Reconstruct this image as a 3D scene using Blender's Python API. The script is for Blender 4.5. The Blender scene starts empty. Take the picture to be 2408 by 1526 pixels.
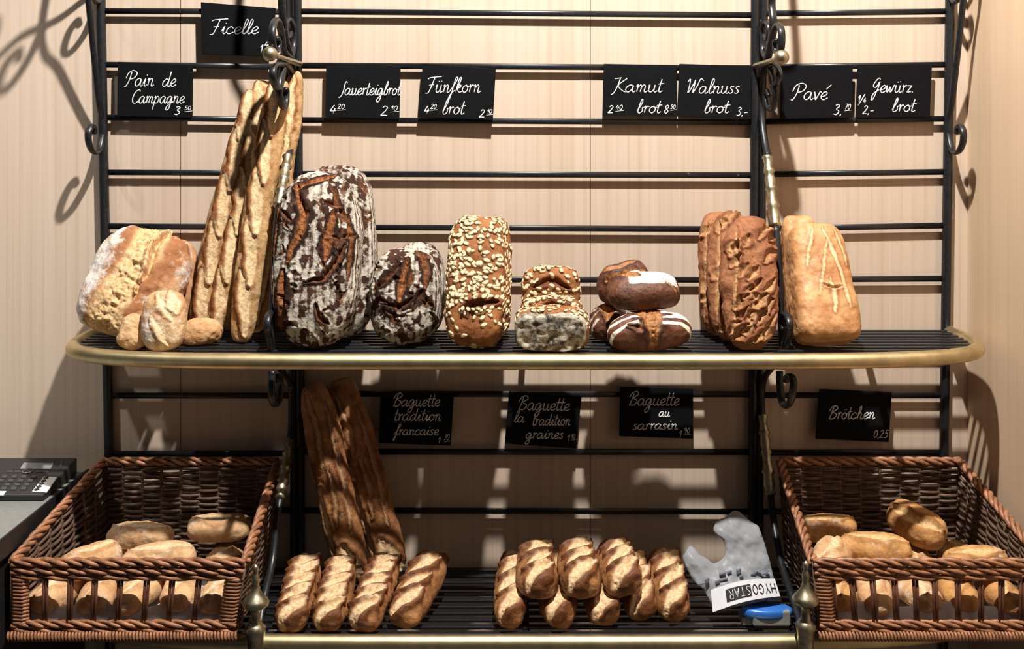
import bpy, math, random
import numpy as np
from mathutils import Vector, Matrix
from mathutils.geometry import delaunay_2d_cdt

SC = bpy.context.scene
COL = SC.collection

# ------------------------------------------------------------------ camera
CAM_D, CAM_Z = 2.2, 1.55          # distance from the rack frame plane (y = 0), eye height
S = 0.000836                      # metres per pixel of the 2408 px wide frame at y = 0
PX0, PY0 = 1204.0, 300.0          # principal axis in the frame
cd = bpy.data.cameras.new('camera')
cam = bpy.data.objects.new('camera', cd); COL.objects.link(cam)
cam.location = (0, -CAM_D, CAM_Z)
cam.rotation_euler = (math.radians(90), 0, 0)
cd.sensor_width = 36.0
cd.lens = (CAM_D / S) * 36.0 / 2408.0
cd.shift_y = -(763.0 - PY0) / 2408.0
SC.camera = cam

# ------------------------------------------------------------------ light and exposure
w = bpy.data.worlds.new('world'); SC.world = w; w.use_nodes = True
bg = w.node_tree.nodes['Background']
bg.inputs[0].default_value = (0.90, 0.95, 1.0, 1); bg.inputs[1].default_value = 0.032
sd = bpy.data.lights.new('ceiling_spot', 'SPOT')
sp = bpy.data.objects.new('ceiling_spot', sd); COL.objects.link(sp)
sp.location = (0.15, -1.0, 3.19)
sp.rotation_euler = (Vector((0.08, 0.0, 1.35)) - Vector(sp.location)).to_track_quat('-Z', 'Y').to_euler()
sd.energy = 400; sd.spot_size = math.radians(95); sd.spot_blend = 0.6
sd.shadow_soft_size = 0.03; sd.color = (1.0, 0.96, 0.90)
s2 = bpy.data.lights.new('ceiling_spot_left', 'SPOT')
sq = bpy.data.objects.new('ceiling_spot_left', s2); COL.objects.link(sq)
sq.location = (-1.65, -1.15, 3.19)
sq.rotation_euler = (Vector((-1.5, 0.0, 1.2)) - Vector(sq.location)).to_track_quat('-Z', 'Y').to_euler()
s2.energy = 110; s2.spot_size = math.radians(54); s2.spot_blend = 1.0; s2.shadow_soft_size = 0.05; s2.color = (1.0, 0.96, 0.90)
SC.view_settings.view_transform = 'Standard'; SC.view_settings.look = 'None'
SC.view_settings.gamma = 1.0; SC.view_settings.use_curve_mapping = False
SC.view_settings.exposure = 0.0

# ------------------------------------------------------------------ helpers
def at(px, py, y=0.0):
    k = (CAM_D + y) / CAM_D * S
    return Vector(((px - PX0) * k, y, CAM_Z - (py - PY0) * k))

def X(px): return (px - PX0) * S     # frame-plane pixel column to metres
def Z(py): return CAM_Z - (py - PY0) * S

def link(o, parent=None):
    COL.objects.link(o)
    if parent is not None: o.parent = parent
    return o

def mesh_obj(name, verts, faces, mat, parent=None, origin=None, smooth=True):
    """One mesh object; verts in world space, stored relative to origin (parent's origin if it has one)."""
    if parent is not None: org = Vector(parent['_o']) if '_o' in parent else Vector((0, 0, 0))
    else: org = Vector(origin) if origin is not None else Vector((0, 0, 0))
    me = bpy.data.meshes.new(name)
    me.from_pydata([tuple(Vector(v) - org) for v in verts], [], faces)
    if smooth: me.polygons.foreach_set('use_smooth', [True] * len(me.polygons))
    me.validate(); me.update()
    me.materials.append(mat)
    o = bpy.data.objects.new(name, me); link(o, parent)
    if parent is None: o.location = org
    o['_o'] = tuple(org)
    return o

def empty(name, loc, parent=None):
    o = bpy.data.objects.new(name, None); link(o, parent); o.empty_display_size = 0.05
    o.location = loc; o['_o'] = tuple(loc)
    return o

def tag(o, label, cat, group=None):
    o['label'] = label; o['category'] = cat
    if group: o['group'] = group
    return o

class MB:
    def __init__(self): self.v = []; self.f = []
    def add(self, vs, fs):
        n = len(self.v); self.v += [Vector(p) for p in vs]; self.f += [tuple(i + n for i in f) for f in fs]; return self
    def tube(self, pts, r, n=8, cap=True, flat=None, up=None):
        """tube along pts; r number or list; flat=(a,b) section scale with up as the first axis"""
        pts = [Vector(p) for p in pts]; m = len(pts)
        rs = r if isinstance(r, (list, tuple)) else [r] * m
        vs = []; ref = Vector(up) if up is not None else None; prev = None
        for i, p in enumerate(pts):
            t = (pts[min(i + 1, m - 1)] - pts[max(i - 1, 0)])
            t = t.normalized() if t.length > 1e-9 else Vector((0, 0, 1))
            if ref is not None: a = ref - t * ref.dot(t)
            elif prev is not None: a = prev - t * prev.dot(t)
            else:
                q = Vector((0, 0, 1)) if abs(t.z) < .9 else Vector((1, 0, 0)); a = q - t * q.dot(t)
            if a.length < 1e-6: a = t.orthogonal()
            a.normalize(); b = t.cross(a); prev = a
            fa, fb = flat if flat else (1, 1)
            for k in range(n):
                q = 2 * math.pi * (k + .5) / n
                vs.append(p + a * (math.cos(q) * rs[i] * fa) + b * (math.sin(q) * rs[i] * fb))
        fs = []
        for i in range(m - 1):
            for k in range(n):
                k2 = (k + 1) % n
                fs.append((i * n + k, i * n + k2, (i + 1) * n + k2, (i + 1) * n + k))
        if cap:
            fs.append(tuple(range(n - 1, -1, -1))); fs.append(tuple((m - 1) * n + k for k in range(n)))
        return self.add(vs, fs)
    def box(self, lo, hi):
        x0, y0, z0 = lo; x1, y1, z1 = hi
        return self.hexa([(x0, y0, z0), (x1, y0, z0), (x1, y1, z0), (x0, y1, z0), (x0, y0, z1), (x1, y0, z1), (x1, y1, z1), (x0, y1, z1)])
    def hexa(self, c):
        return self.add(c, [(0, 3, 2, 1), (4, 5, 6, 7), (0, 1, 5, 4), (1, 2, 6, 5), (2, 3, 7, 6), (3, 0, 4, 7)])
    def lathe(self, c, axis, prof, n=20):
        axis = Vector(axis).normalized(); a = axis.orthogonal().normalized(); b = axis.cross(a); c = Vector(c)
        vs = []
        for h, r in prof:
            for k in range(n):
                q = 2 * math.pi * k / n
                vs.append(c + axis * h + a * (math.cos(q) * max(r, 1e-5)) + b * (math.sin(q) * max(r, 1e-5)))
        fs = [(i * n + k, i * n + (k + 1) % n, (i + 1) * n + (k + 1) % n, (i + 1) * n + k) for i in range(len(prof) - 1) for k in range(n)]
        fs.append(tuple(range(n - 1, -1, -1))); fs.append(tuple((len(prof) - 1) * n + k for k in range(n)))
        return self.add(vs, fs)
    def build(self, name, mat, parent=None, origin=None, smooth=True):
        return mesh_obj(name, self.v, self.f, mat, parent, origin, smooth)

def bevel(o, width=.001, seg=2):
    m = o.modifiers.new('bevel', 'BEVEL'); m.width = width; m.segments = seg; m.limit_method = 'ANGLE'
    return o

def smooth_pts(pts, n=6):
    """Catmull-Rom through pts of any dimension"""
    P = [np.array(p, float) for p in pts]
    if len(P) < 3: return [tuple(p) for p in P]
    P = [2 * P[0] - P[1]] + P + [2 * P[-1] - P[-2]]
    out = []
    for i in range(1, len(P) - 2):
        p0, p1, p2, p3 = P[i - 1], P[i], P[i + 1], P[i + 2]
        for k in range(n):
            t = k / n
            out.append(tuple(.5 * (2 * p1 + (p2 - p0) * t + (2 * p0 - 5 * p1 + 4 * p2 - p3) * t * t + (3 * p1 - p0 - 3 * p2 + p3) * t ** 3)))
    out.append(tuple(P[-2]))
    return out

# ------------------------------------------------------------------ numpy noise
def vnoise(P, seed=0):
    P = np.asarray(P, float); I = np.floor(P).astype(np.int64); F = P - I; F = F * F * (3 - 2 * F)
    def h(x, y, z):
        n = (x * 374761393 + y * 668265263 + z * 2147483647 + seed * 1274126177) & 0xffffffff
        n = ((n ^ (n >> 13)) * 1274126177) & 0xffffffff
        n = ((n ^ (n >> 16)) * 2246822519) & 0xffffffff
        return ((n ^ (n >> 15)) & 0xffffff) / float(0xffffff)
    x, y, z = I[:, 0], I[:, 1], I[:, 2]; fx, fy, fz = F[:, 0], F[:, 1], F[:, 2]
    c = lambda a, b, d: h(x + a, y + b, z + d)
    x00 = c(0, 0, 0) * (1 - fx) + c(1, 0, 0) * fx; x10 = c(0, 1, 0) * (1 - fx) + c(1, 1, 0) * fx
    x01 = c(0, 0, 1) * (1 - fx) + c(1, 0, 1) * fx; x11 = c(0, 1, 1) * (1 - fx) + c(1, 1, 1) * fx
    y0 = x00 * (1 - fy) + x10 * fy; y1 = x01 * (1 - fy) + x11 * fy
    return (y0 * (1 - fz) + y1 * fz) * 2 - 1

def fbm(P, freq, octv=4, seed=0):
    P = np.asarray(P, float) * freq; s = 0; a = 1; tot = 0
    for o in range(octv):
        s = s + a * vnoise(P + o * 17.3, seed + o); tot += a; a *= .5; P = P * 2.03
    return s / tot

def sstep(a, b, x):
    t = np.clip((x - a) / (b - a), 0, 1); return t * t * (3 - 2 * t)

# ------------------------------------------------------------------ materials
MAT = {}
def new_mat(name):
    m = bpy.data.materials.new(name); m.use_nodes = True
    nt = m.node_tree; b = nt.nodes['Principled BSDF']; MAT[name] = m
    return m, nt, nt.nodes, nt.links, b

def N(nt, typ, **kw):
    n = nt.nodes.new(typ)
    for k, v in kw.items(): setattr(n, k, v)
    return n

def mixc(nt, fac, a, b):
    n = nt.nodes.new('ShaderNodeMix'); n.data_type = 'RGBA'
    for sock, v in ((n.inputs[0], fac), (n.inputs[6], a), (n.inputs[7], b)):
        if hasattr(v, 'is_linked') or hasattr(v, 'links'): nt.links.new(v, sock)
        else: sock.default_value = v if not isinstance(v, tuple) else (*v[:3], 1)
    return n.outputs[2]

def noise_tex(nt, coord, scale, detail=4, rough=.6, vecscale=None):
    n = N(nt, 'ShaderNodeTexNoise'); n.inputs['Scale'].default_value = scale
    n.inputs['Detail'].default_value = detail; n.inputs['Roughness'].default_value = rough
    if vecscale:
        mp = N(nt, 'ShaderNodeMapping'); mp.inputs['Scale'].default_value = vecscale
        nt.links.new(coord, mp.inputs['Vector']); coord = mp.outputs['Vector']
    nt.links.new(coord, n.inputs['Vector'])
    return n.outputs['Fac']

def ramp(nt, val, a, b):
    n = N(nt, 'ShaderNodeMapRange'); n.inputs[1].default_value = a; n.inputs[2].default_value = b
    n.clamp = True; nt.links.new(val, n.inputs[0]); return n.outputs[0]

def math_n(nt, op, a, b=None):
    n = N(nt, 'ShaderNodeMath', operation=op)
    for i, v in enumerate((a, b)):
        if v is None: continue
        if isinstance(v, (int, float)): n.inputs[i].default_value = v
        else: nt.links.new(v, n.inputs[i])
    return n.outputs[0]

def bump(nt, b, h, strength=.3, dist=.002):
    n = N(nt, 'ShaderNodeBump'); n.inputs['Strength'].default_value = strength; n.inputs['Distance'].default_value = dist
    nt.links.new(h, n.inputs['Height']); nt.links.new(n.outputs[0], b.inputs['Normal'])

def simple(name, col, rough=.5, metal=0, nscale=60, var=.25, bmp=.1, spec=.5):
    m, nt, nd, ln, b = new_mat(name)
    tc = N(nt, 'ShaderNodeTexCoord').outputs['Object']
    f = noise_tex(nt, tc, nscale)
    c2 = tuple(min(1, c * (1 + var)) for c in col); c1 = tuple(c * (1 - var) for c in col)
    ln.new(mixc(nt, ramp(nt, f, .3, .7), c1, c2), b.inputs['Base Color'])
    b.inputs['Roughness'].default_value = rough; b.inputs['Metallic'].default_value = metal
    b.inputs['Specular IOR Level'].default_value = spec
    if bmp: bump(nt, b, f, bmp)
    return m

def wood(name, base, dark, seams):
    m, nt, nd, ln, b = new_mat(name)
    tc = N(nt, 'ShaderNodeTexCoord').outputs['Object']
    fine = noise_tex(nt, tc, 1.0, 6, .65, (330, 330, 2.2))
    mid = noise_tex(nt, tc, 1.0, 3, .5, (45, 45, .8))
    wv = N(nt, 'ShaderNodeTexWave'); wv.wave_type = 'RINGS'; wv.rings_direction = 'Z'
    mp = N(nt, 'ShaderNodeMapping'); mp.inputs['Scale'].default_value = (9, 9, .55); mp.inputs['Location'].default_value = (.4, 0, 1.1)
    ln.new(tc, mp.inputs['Vector']); ln.new(mp.outputs[0], wv.inputs['Vector'])
    wv.inputs['Scale'].default_value = 1.6; wv.inputs['Distortion'].default_value = 3.5; wv.inputs['Detail'].default_value = 2; wv.inputs['Detail Scale'].default_value = .7
    wav = math_n(nt, 'POWER', wv.outputs['Fac'], 5.0)
    f = math_n(nt, 'ADD', math_n(nt, 'MULTIPLY', ramp(nt, fine, .3, .75), .45), math_n(nt, 'MULTIPLY', ramp(nt, mid, .25, .75), .4))
    f = math_n(nt, 'ADD', f, math_n(nt, 'MULTIPLY', wav, .2))
    c = mixc(nt, f, base, dark)
    if seams:
        sx = N(nt, 'ShaderNodeSeparateXYZ'); ln.new(tc, sx.inputs[0])
        ssum = None
        for x in seams:
            d = math_n(nt, 'ABSOLUTE', math_n(nt, 'SUBTRACT', sx.outputs[0], x))
            v = ramp(nt, d, .0011, .0004)
            ssum = v if ssum is None else math_n(nt, 'MAXIMUM', ssum, v)
        c = mixc(nt, ssum, c, (.10, .045, .02))
    ln.new(c, b.inputs['Base Color'])
    b.inputs['Roughness'].default_value = .5; b.inputs['Specular IOR Level'].default_value = .25
    bump(nt, b, fine, .04, .001)
    return m

def bread_mat(name, lo, hi, crack1, crack2, flour, fscale=55, rough=.72, spec=.25, bmp=.5, speck=0):
    """mask attribute: R opened crumb, G flour, B pale/toasted"""
    m, nt, nd, ln, b = new_mat(name)
    tc = N(nt, 'ShaderNodeTexCoord').outputs['Object']
    at_ = N(nt, 'ShaderNodeAttribute', attribute_name='mask')
    sp_ = N(nt, 'ShaderNodeSeparateColor'); ln.new(at_.outputs['Color'], sp_.inputs[0])
    n1 = noise_tex(nt, tc, 45, 5, .65); n2 = noise_tex(nt, tc, fscale, 6, .75); n3 = noise_tex(nt, tc, 190, 4, .7)
    fac = math_n(nt, 'ADD', sp_.outputs[2], math_n(nt, 'MULTIPLY', math_n(nt, 'SUBTRACT', n1, .5), 1.5))
    c = mixc(nt, ramp(nt, fac, .1, .9), lo, hi)
    if speck:
        n4 = noise_tex(nt, tc, 260, 2, .5)
        c = mixc(nt, math_n(nt, 'MULTIPLY', ramp(nt, n4, .62, .7), speck), c, tuple(x * .35 for x in lo))
    cr = mixc(nt, ramp(nt, n3, .32, .68), crack1, crack2)
    c = mixc(nt, sp_.outputs[0], c, cr)
    ff = math_n(nt, 'ADD', sp_.outputs[1], math_n(nt, 'MULTIPLY', math_n(nt, 'SUBTRACT', n2, .5), 1.3))
    c = mixc(nt, ramp(nt, ff, .42, .72), c, flour)
    ln.new(c, b.inputs['Base Color'])
    b.inputs['Roughness'].default_value = rough; b.inputs['Specular IOR Level'].default_value = spec
    h = math_n(nt, 'ADD', n3, math_n(nt, 'MULTIPLY', n1, .7))
    bump(nt, b, h, bmp, .003)
    return m

seam_px = [425, 1388]
M_WALL = wood('light_beech_panel', (.67, .545, .445), (.51, .38, .275), [X(p) * 1.006 for p in seam_px])
M_WALLR = wood('light_beech_panel_side', (.70, .53, .38), (.54, .375, .235), None)
M_FLOOR = simple('dark_floor_tile', (.06, .05, .045), .6)
M_IRON = None
def iron():
    m, nt, nd, ln, b = new_mat('black_painted_iron')
    tc = N(nt, 'ShaderNodeTexCoord').outputs['Object']
    f = noise_tex(nt, tc, 35, 5, .7); g = noise_tex(nt, tc, 160, 3, .6)
    chip = math_n(nt, 'MULTIPLY', ramp(nt, f, .66, .70), ramp(nt, g, .5, .6))
    c = mixc(nt, ramp(nt, g, .3, .7), (.006, .007, .009), (.014, .015, .018))
    ln.new(mixc(nt, chip, c, (.22, .21, .2)), b.inputs['Base Color'])
    b.inputs['Roughness'].default_value = .38; b.inputs['Specular IOR Level'].default_value = .5
    bump(nt, b, g, .15, .001)
    return m
M_IRON = iron()
M_BRASS = simple('aged_brass', (.66, .54, .31), .44, 1.0, 30, .2, .04)
M_BRASSD = simple('tarnished_brass', (.42, .375, .26), .42, 1.0, 90, .4, .12)
M_BOARD = simple('black_chalkboard', (.0035, .004, .005), .7, 0, 200, .3, .05, .12)
M_CHALK = simple('white_chalk_ink', (.82, .83, .84), .8, 0, 400, .1, 0, .1)
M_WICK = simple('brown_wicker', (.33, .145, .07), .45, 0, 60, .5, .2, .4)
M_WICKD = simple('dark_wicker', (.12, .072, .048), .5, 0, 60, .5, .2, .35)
M_STAKE = simple('dark_willow_stake', (.13, .05, .028), .45, 0, 60, .4, .2, .4)
def paper():
    m, nt, nd, ln, b = new_mat('white_translucent_paper')
    tc = N(nt, 'ShaderNodeTexCoord').outputs['Object']; f = noise_tex(nt, tc, 40)
    c = mixc(nt, ramp(nt, f, .3, .7), (.76, .75, .79), (.84, .83, .85)); ln.new(c, b.inputs['Base Color'])
    t = N(nt, 'ShaderNodeBsdfTranslucent'); ln.new(c, t.inputs[0]); mx = N(nt, 'ShaderNodeMixShader'); mx.inputs[0].default_value = .5
    ln.new(b.outputs[0], mx.inputs[1]); ln.new(t.outputs[0], mx.inputs[2]); ln.new(mx.outputs[0], nt.nodes['Material Output'].inputs[0])
    return m
M_PAPER = paper()
M_PHONE = simple('charcoal_plastic', (.022, .023, .025), .45, 0, 300, .15, .03)
M_KEY = simple('grey_phone_key', (.06, .06, .062), .35, 0, 300, .1, 0)
M_LCD = simple('grey_phone_display', (.23, .25, .25), .2, 0, 20, .1, 0)
M_LABEL = simple('white_label_card', (.75, .74, .72), .5, 0, 50, .04, 0)
M_RING = simple('silver_ring', (.6, .6, .6), .25, 1.0, 50, .05, 0)
M_CTOP = simple('grey_counter_top', (.24, .25, .235), .35, 0, 80, .1, .02)
M_CSIDE = simple('black_counter_side', (.012, .012, .013), .5, 0, 80, .2, .02)
M_OAT = simple('pale_oat_flake', (.80, .60, .36), .7, 0, 220, .25, .2, .2)
M_BLUE = simple('blue_tape', (.03, .16, .55), .3, 0, 60, .1, 0)
M_BANDW = simple('white_elastic_band', (.72, .72, .76), .5, 0, 60, .04, .03)
M_INK = simple('black_print', (.01, .01, .012), .5, 0, 60, .1, 0)
M_INKW = simple('white_print', (.75, .75, .78), .5, 0, 60, .05, 0)
M_INKB = simple('dark_blue_print', (.17, .175, .22), .5, 0, 60, .1, 0)
def poly_mat(name, col, trans, rough, alpha=1):
    m, nt, nd, ln, b = new_mat(name)
    tc = N(nt, 'ShaderNodeTexCoord').outputs['Object']
    f = noise_tex(nt, tc, 28, 5, .6)
    ln.new(mixc(nt, ramp(nt, f, .3, .7), tuple(c * .8 for c in col), col), b.inputs['Base Color'])
    b.inputs['Roughness'].default_value = rough; b.inputs['Transmission Weight'].default_value = trans
    b.inputs['IOR'].default_value = 1.15; b.inputs['Specular IOR Level'].default_value = .6
    bump(nt, b, f, .5, .004)
    return m
M_GLOVE = poly_mat('milky_polythene', (.40, .415, .44), .25, .30)
M_CLEAR = poly_mat('hazy_clear_plastic', (.30, .305, .31), .10, .22)

B_CAMP = bread_mat('floury_country_crust', (.34, .14, .055), (.60, .33, .17), (.50, .25, .08), (.84, .62, .36), (.74, .69, .64), 60)
B_FIC = bread_mat('golden_thin_baguette_crust', (.22, .075, .02), (.72, .47, .22), (.52, .28, .10), (.90, .72, .45), (.85, .76, .60), 60)
B_RYE = bread_mat('dark_floury_rye_crust', (.022, .009, .006), (.085, .034, .02), (.10, .028, .010), (.46, .18, .06), (.56, .50, .42), 85, .8, .2, .9)
B_OAT = bread_mat('brown_oat_loaf_crust', (.17, .052, .016), (.42, .17, .06), (.06, .02, .008), (.20, .075, .025), (.8, .6, .4), 80, speck=.4)
B_DARK = bread_mat('dark_brown_crust', (.06, .018, .009), (.20, .075, .036), (.16, .045, .010), (.50, .22, .06), (.86, .76, .62), 60, .5, .4)
B_BRWN = bread_mat('brown_rustic_crust', (.20, .066, .026), (.42, .185, .085), (.24, .095, .032), (.64, .38, .18), (.74, .58, .44), 70, speck=.6)
B_TIN = bread_mat('golden_tin_loaf_crust', (.34, .12, .036), (.70, .39, .17), (.70, .44, .21), (.86, .66, .40), (.84, .74, .58), 60, .5, .4, .3)
B_BAG = bread_mat('dark_golden_baguette_crust', (.15, .05, .016), (.50, .235, .09), (.56, .30, .12), (.90, .70, .44), (.80, .70, .58), 75, .55, .35)
B_ROLL = bread_mat('pale_roll_crust', (.44, .21, .08), (.74, .48, .26), (.60, .37, .17), (.90, .73, .50), (.82, .76, .68), 60)
B_CRUMB = None
def crumb():
    m, nt, nd, ln, b = new_mat('grey_seeded_crumb')
    tc = N(nt, 'ShaderNodeTexCoord').outputs['Object']
    v = N(nt, 'ShaderNodeTexVoronoi'); v.inputs['Scale'].default_value = 170; ln.new(tc, v.inputs['Vector'])
    n = noise_tex(nt, tc, 65, 6, .75); n2 = noise_tex(nt, tc, 260, 3, .6)
    c = mixc(nt, ramp(nt, n, .40, .58), (.06, .048, .034), (.62, .54, .42))
    c = mixc(nt, math_n(nt, 'MULTIPLY', ramp(nt, n2, .62, .66), .8), c, (.09, .045, .02))
    ln.new(c, b.inputs['Base Color']); b.inputs['Roughness'].default_value = .9
    bump(nt, b, n, .8, .004)
    return m
B_CRUMB = crumb()

# ------------------------------------------------------------------ setting
WALL_Y = .0118
def struct(o): o['kind'] = 'structure'; return o
XW = X(1204) + .900        # right side wall
struct(MB().box((-2.6, WALL_Y, 0), (XW + .05, WALL_Y + .08, 3.3)).build('wall_back', M_WALL, smooth=False))
struct(MB().box((XW, -1.3, 0), (XW + .05, WALL_Y - .0005, 3.3)).build('wall_right', M_WALLR, smooth=False))
struct(MB().box((-2.6, -2.6, -.05), (XW + .05, WALL_Y + .08, 0)).build('floor', M_FLOOR, smooth=False))

# ------------------------------------------------------------------ the rack
ZU, ZL = Z(772), Z(1330)              # shelf surfaces
DU, DL = .28, .315                    # shelf depths
RACK_L, RACK_R = 240, 2226
rack = empty('bread_rack', (X(1233), 0, 0))
tag(rack, 'black wrought iron bread rack with brass railed shelves against wooden wall', 'rack')

def tubepart(name, pts, r, mat, parent, n=10, **kw): return MB().tube(pts, r, n, **kw).build(name, mat, parent)

post_top = -420
posts = [((237, 0), (256, 1060), .0092), ((2234, 0), (2220, 1060), .0092),
         ((676, 0), (690, 1060), .0068), ((700, 0), (707, 1060), .0082),
         ((1776, 0), (1770, 1060), .0088), ((1796, 0), (1787, 1060), .0066)]
postx = []
for (a, b, r) in posts:
    f = lambda py, a=a, b=b: a[0] + (b[0] - a[0]) * py / 1060.0
    tubepart('post', [(X(f(post_top)), 0, Z(post_top)), (X(f(0)), 0, Z(0)), (X(f(1060)), 0, Z(1060)), (X(f(1400)), 0, .04)], r, M_IRON, rack, 12)
    postx.append(f)
rows = [((26, 28), (27, 36), (32, 27)), ((152, 157), (154, 160), (158, 152)), ((276, 282), (282, 288), (286, 279)),
        ((405, 407), (409, 412), (410, 404)), ((532, 534), (534, 539), (538, 530)), ((657, 658), (657, 658), (658, 655)),
        ((930, 930), (926, 927), (929, 929)), ((1067, 1066), (1062, 1063), (1064, 1064)), ((1200, 1200), (1200, 1203), (1203, 1203)),
        ((-98, -98), (-98, -96), (-96, -98)), ((-224, -224), (-224, -222), (-222, -224))]
for (l, m, r) in rows:
    for (y0, y1), pa, pb in ((l, postx[0], postx[2]), (m, postx[3], postx[4]), (r, postx[5], postx[1])):
        tubepart('cross_rod', [at(pa(y0), y0), at(pb(y1), y1)], .0060, M_IRON, rack, 12, flat=(1.0, .5), up=(0, 0, 1))
# top closing rail above the frame
for pa, pb in ((postx[0], postx[2]), (postx[3], postx[4]), (postx[5], postx[1])):
    tubepart('cross_rod', [at(pa(-350), -350), at(pb(-350), -350)], .0054, M_IRON, rack, 10)

def shelf(zs, depth, rail_r, xc, half, nsl, pw):
    sh = MB().box((X(RACK_L) - .004, -.006, zs - .016), (X(RACK_R) + .004, .006, zs - .006)).build('shelf', M_IRON, rack, smooth=False)
    pts = []
    n = 90
    for i in range(n + 1):
        q = math.pi * i / n
        cx, sx = math.cos(q), math.sin(q)
        pts.append((xc + half * math.copysign(abs(cx) ** (2 / pw), cx), -depth * sx ** (2 / pw), zs - .007))
    tubepart('brass_rail', pts, rail_r, M_BRASS, sh, 16)
    for k in range(nsl):
        y = -.019 - k * .0272
        if y < -depth + .016: break
        xx = half * (1 - (abs(y) / depth) ** pw) ** (1 / pw) - .004
        b = MB().box((xc - xx, y - .0058, zs - .005), (xc + xx, y + .0058, zs)).build('slat', M_IRON, sh, smooth=False)
        bevel(b, .0016, 2)
    for px in (RACK_L + 200, 690, 1233, 1785, RACK_R - 200):    # carriers under the slats
        MB().box((X(px) - .006, -depth + .012, zs - .013), (X(px) + .006, -.005, zs - .0055)).build('carrier', M_IRON, sh, smooth=False)
    return sh
XC = X(1233)
shelf(ZU, DU, .0136, XC, X(1233 + 998) - XC, 11, 5.0)
shelf(ZL, DL, .0140, XC, X(1233 + 998) - XC, 12, 5.0)

# scroll brackets, each in the vertical plane of its post
def prof_from_px(px, postX):           # picture column of a piece of the bracket gives how far it stands out
    r = (px - PX0) / postX
    return CAM_D * (1 - 1 / r)
def bpts(pts, postpx, n=7):
    Xp = postpx - PX0
    out = []
    for px, py in pts:
        p = max(-.004, prof_from_px(px, Xp)); out.append(at(px, py, -p))
    return smooth_pts(out, n)
def strip(m, pts, w_, t_=.005, n=8):   # flat iron bar, wide across the plane
    m.tube(pts, 1.0, n, True, (w_, t_), (1, 0, 0)); return m

BAL = [(0, .0085), (.004, .0105), (.010, .0085), (.020, .0075), (.034, .0095), (.040, .0115), (.045, .008), (.060, .0105), (.075, .0085), (.081, .0115), (.086, .0085),
       (.100, .0080), (.116, .0105), (.122, .0125), (.128, .0090), (.146, .0110), (.160, .0085), (.166, .0105), (.170, .008)]
def sleeve(a, b, parent):
    d = b - a; k = d.length / .170
    MB().lathe(a, d, [(h * k, r) for h, r in BAL], 18).build('brass_sleeve', M_BRASSD, parent)

def yz(p, py, xp):  # point of a bracket plane: stands out p, at frame-plane row py
    return Vector((xp, -p, Z(py)))

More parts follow.
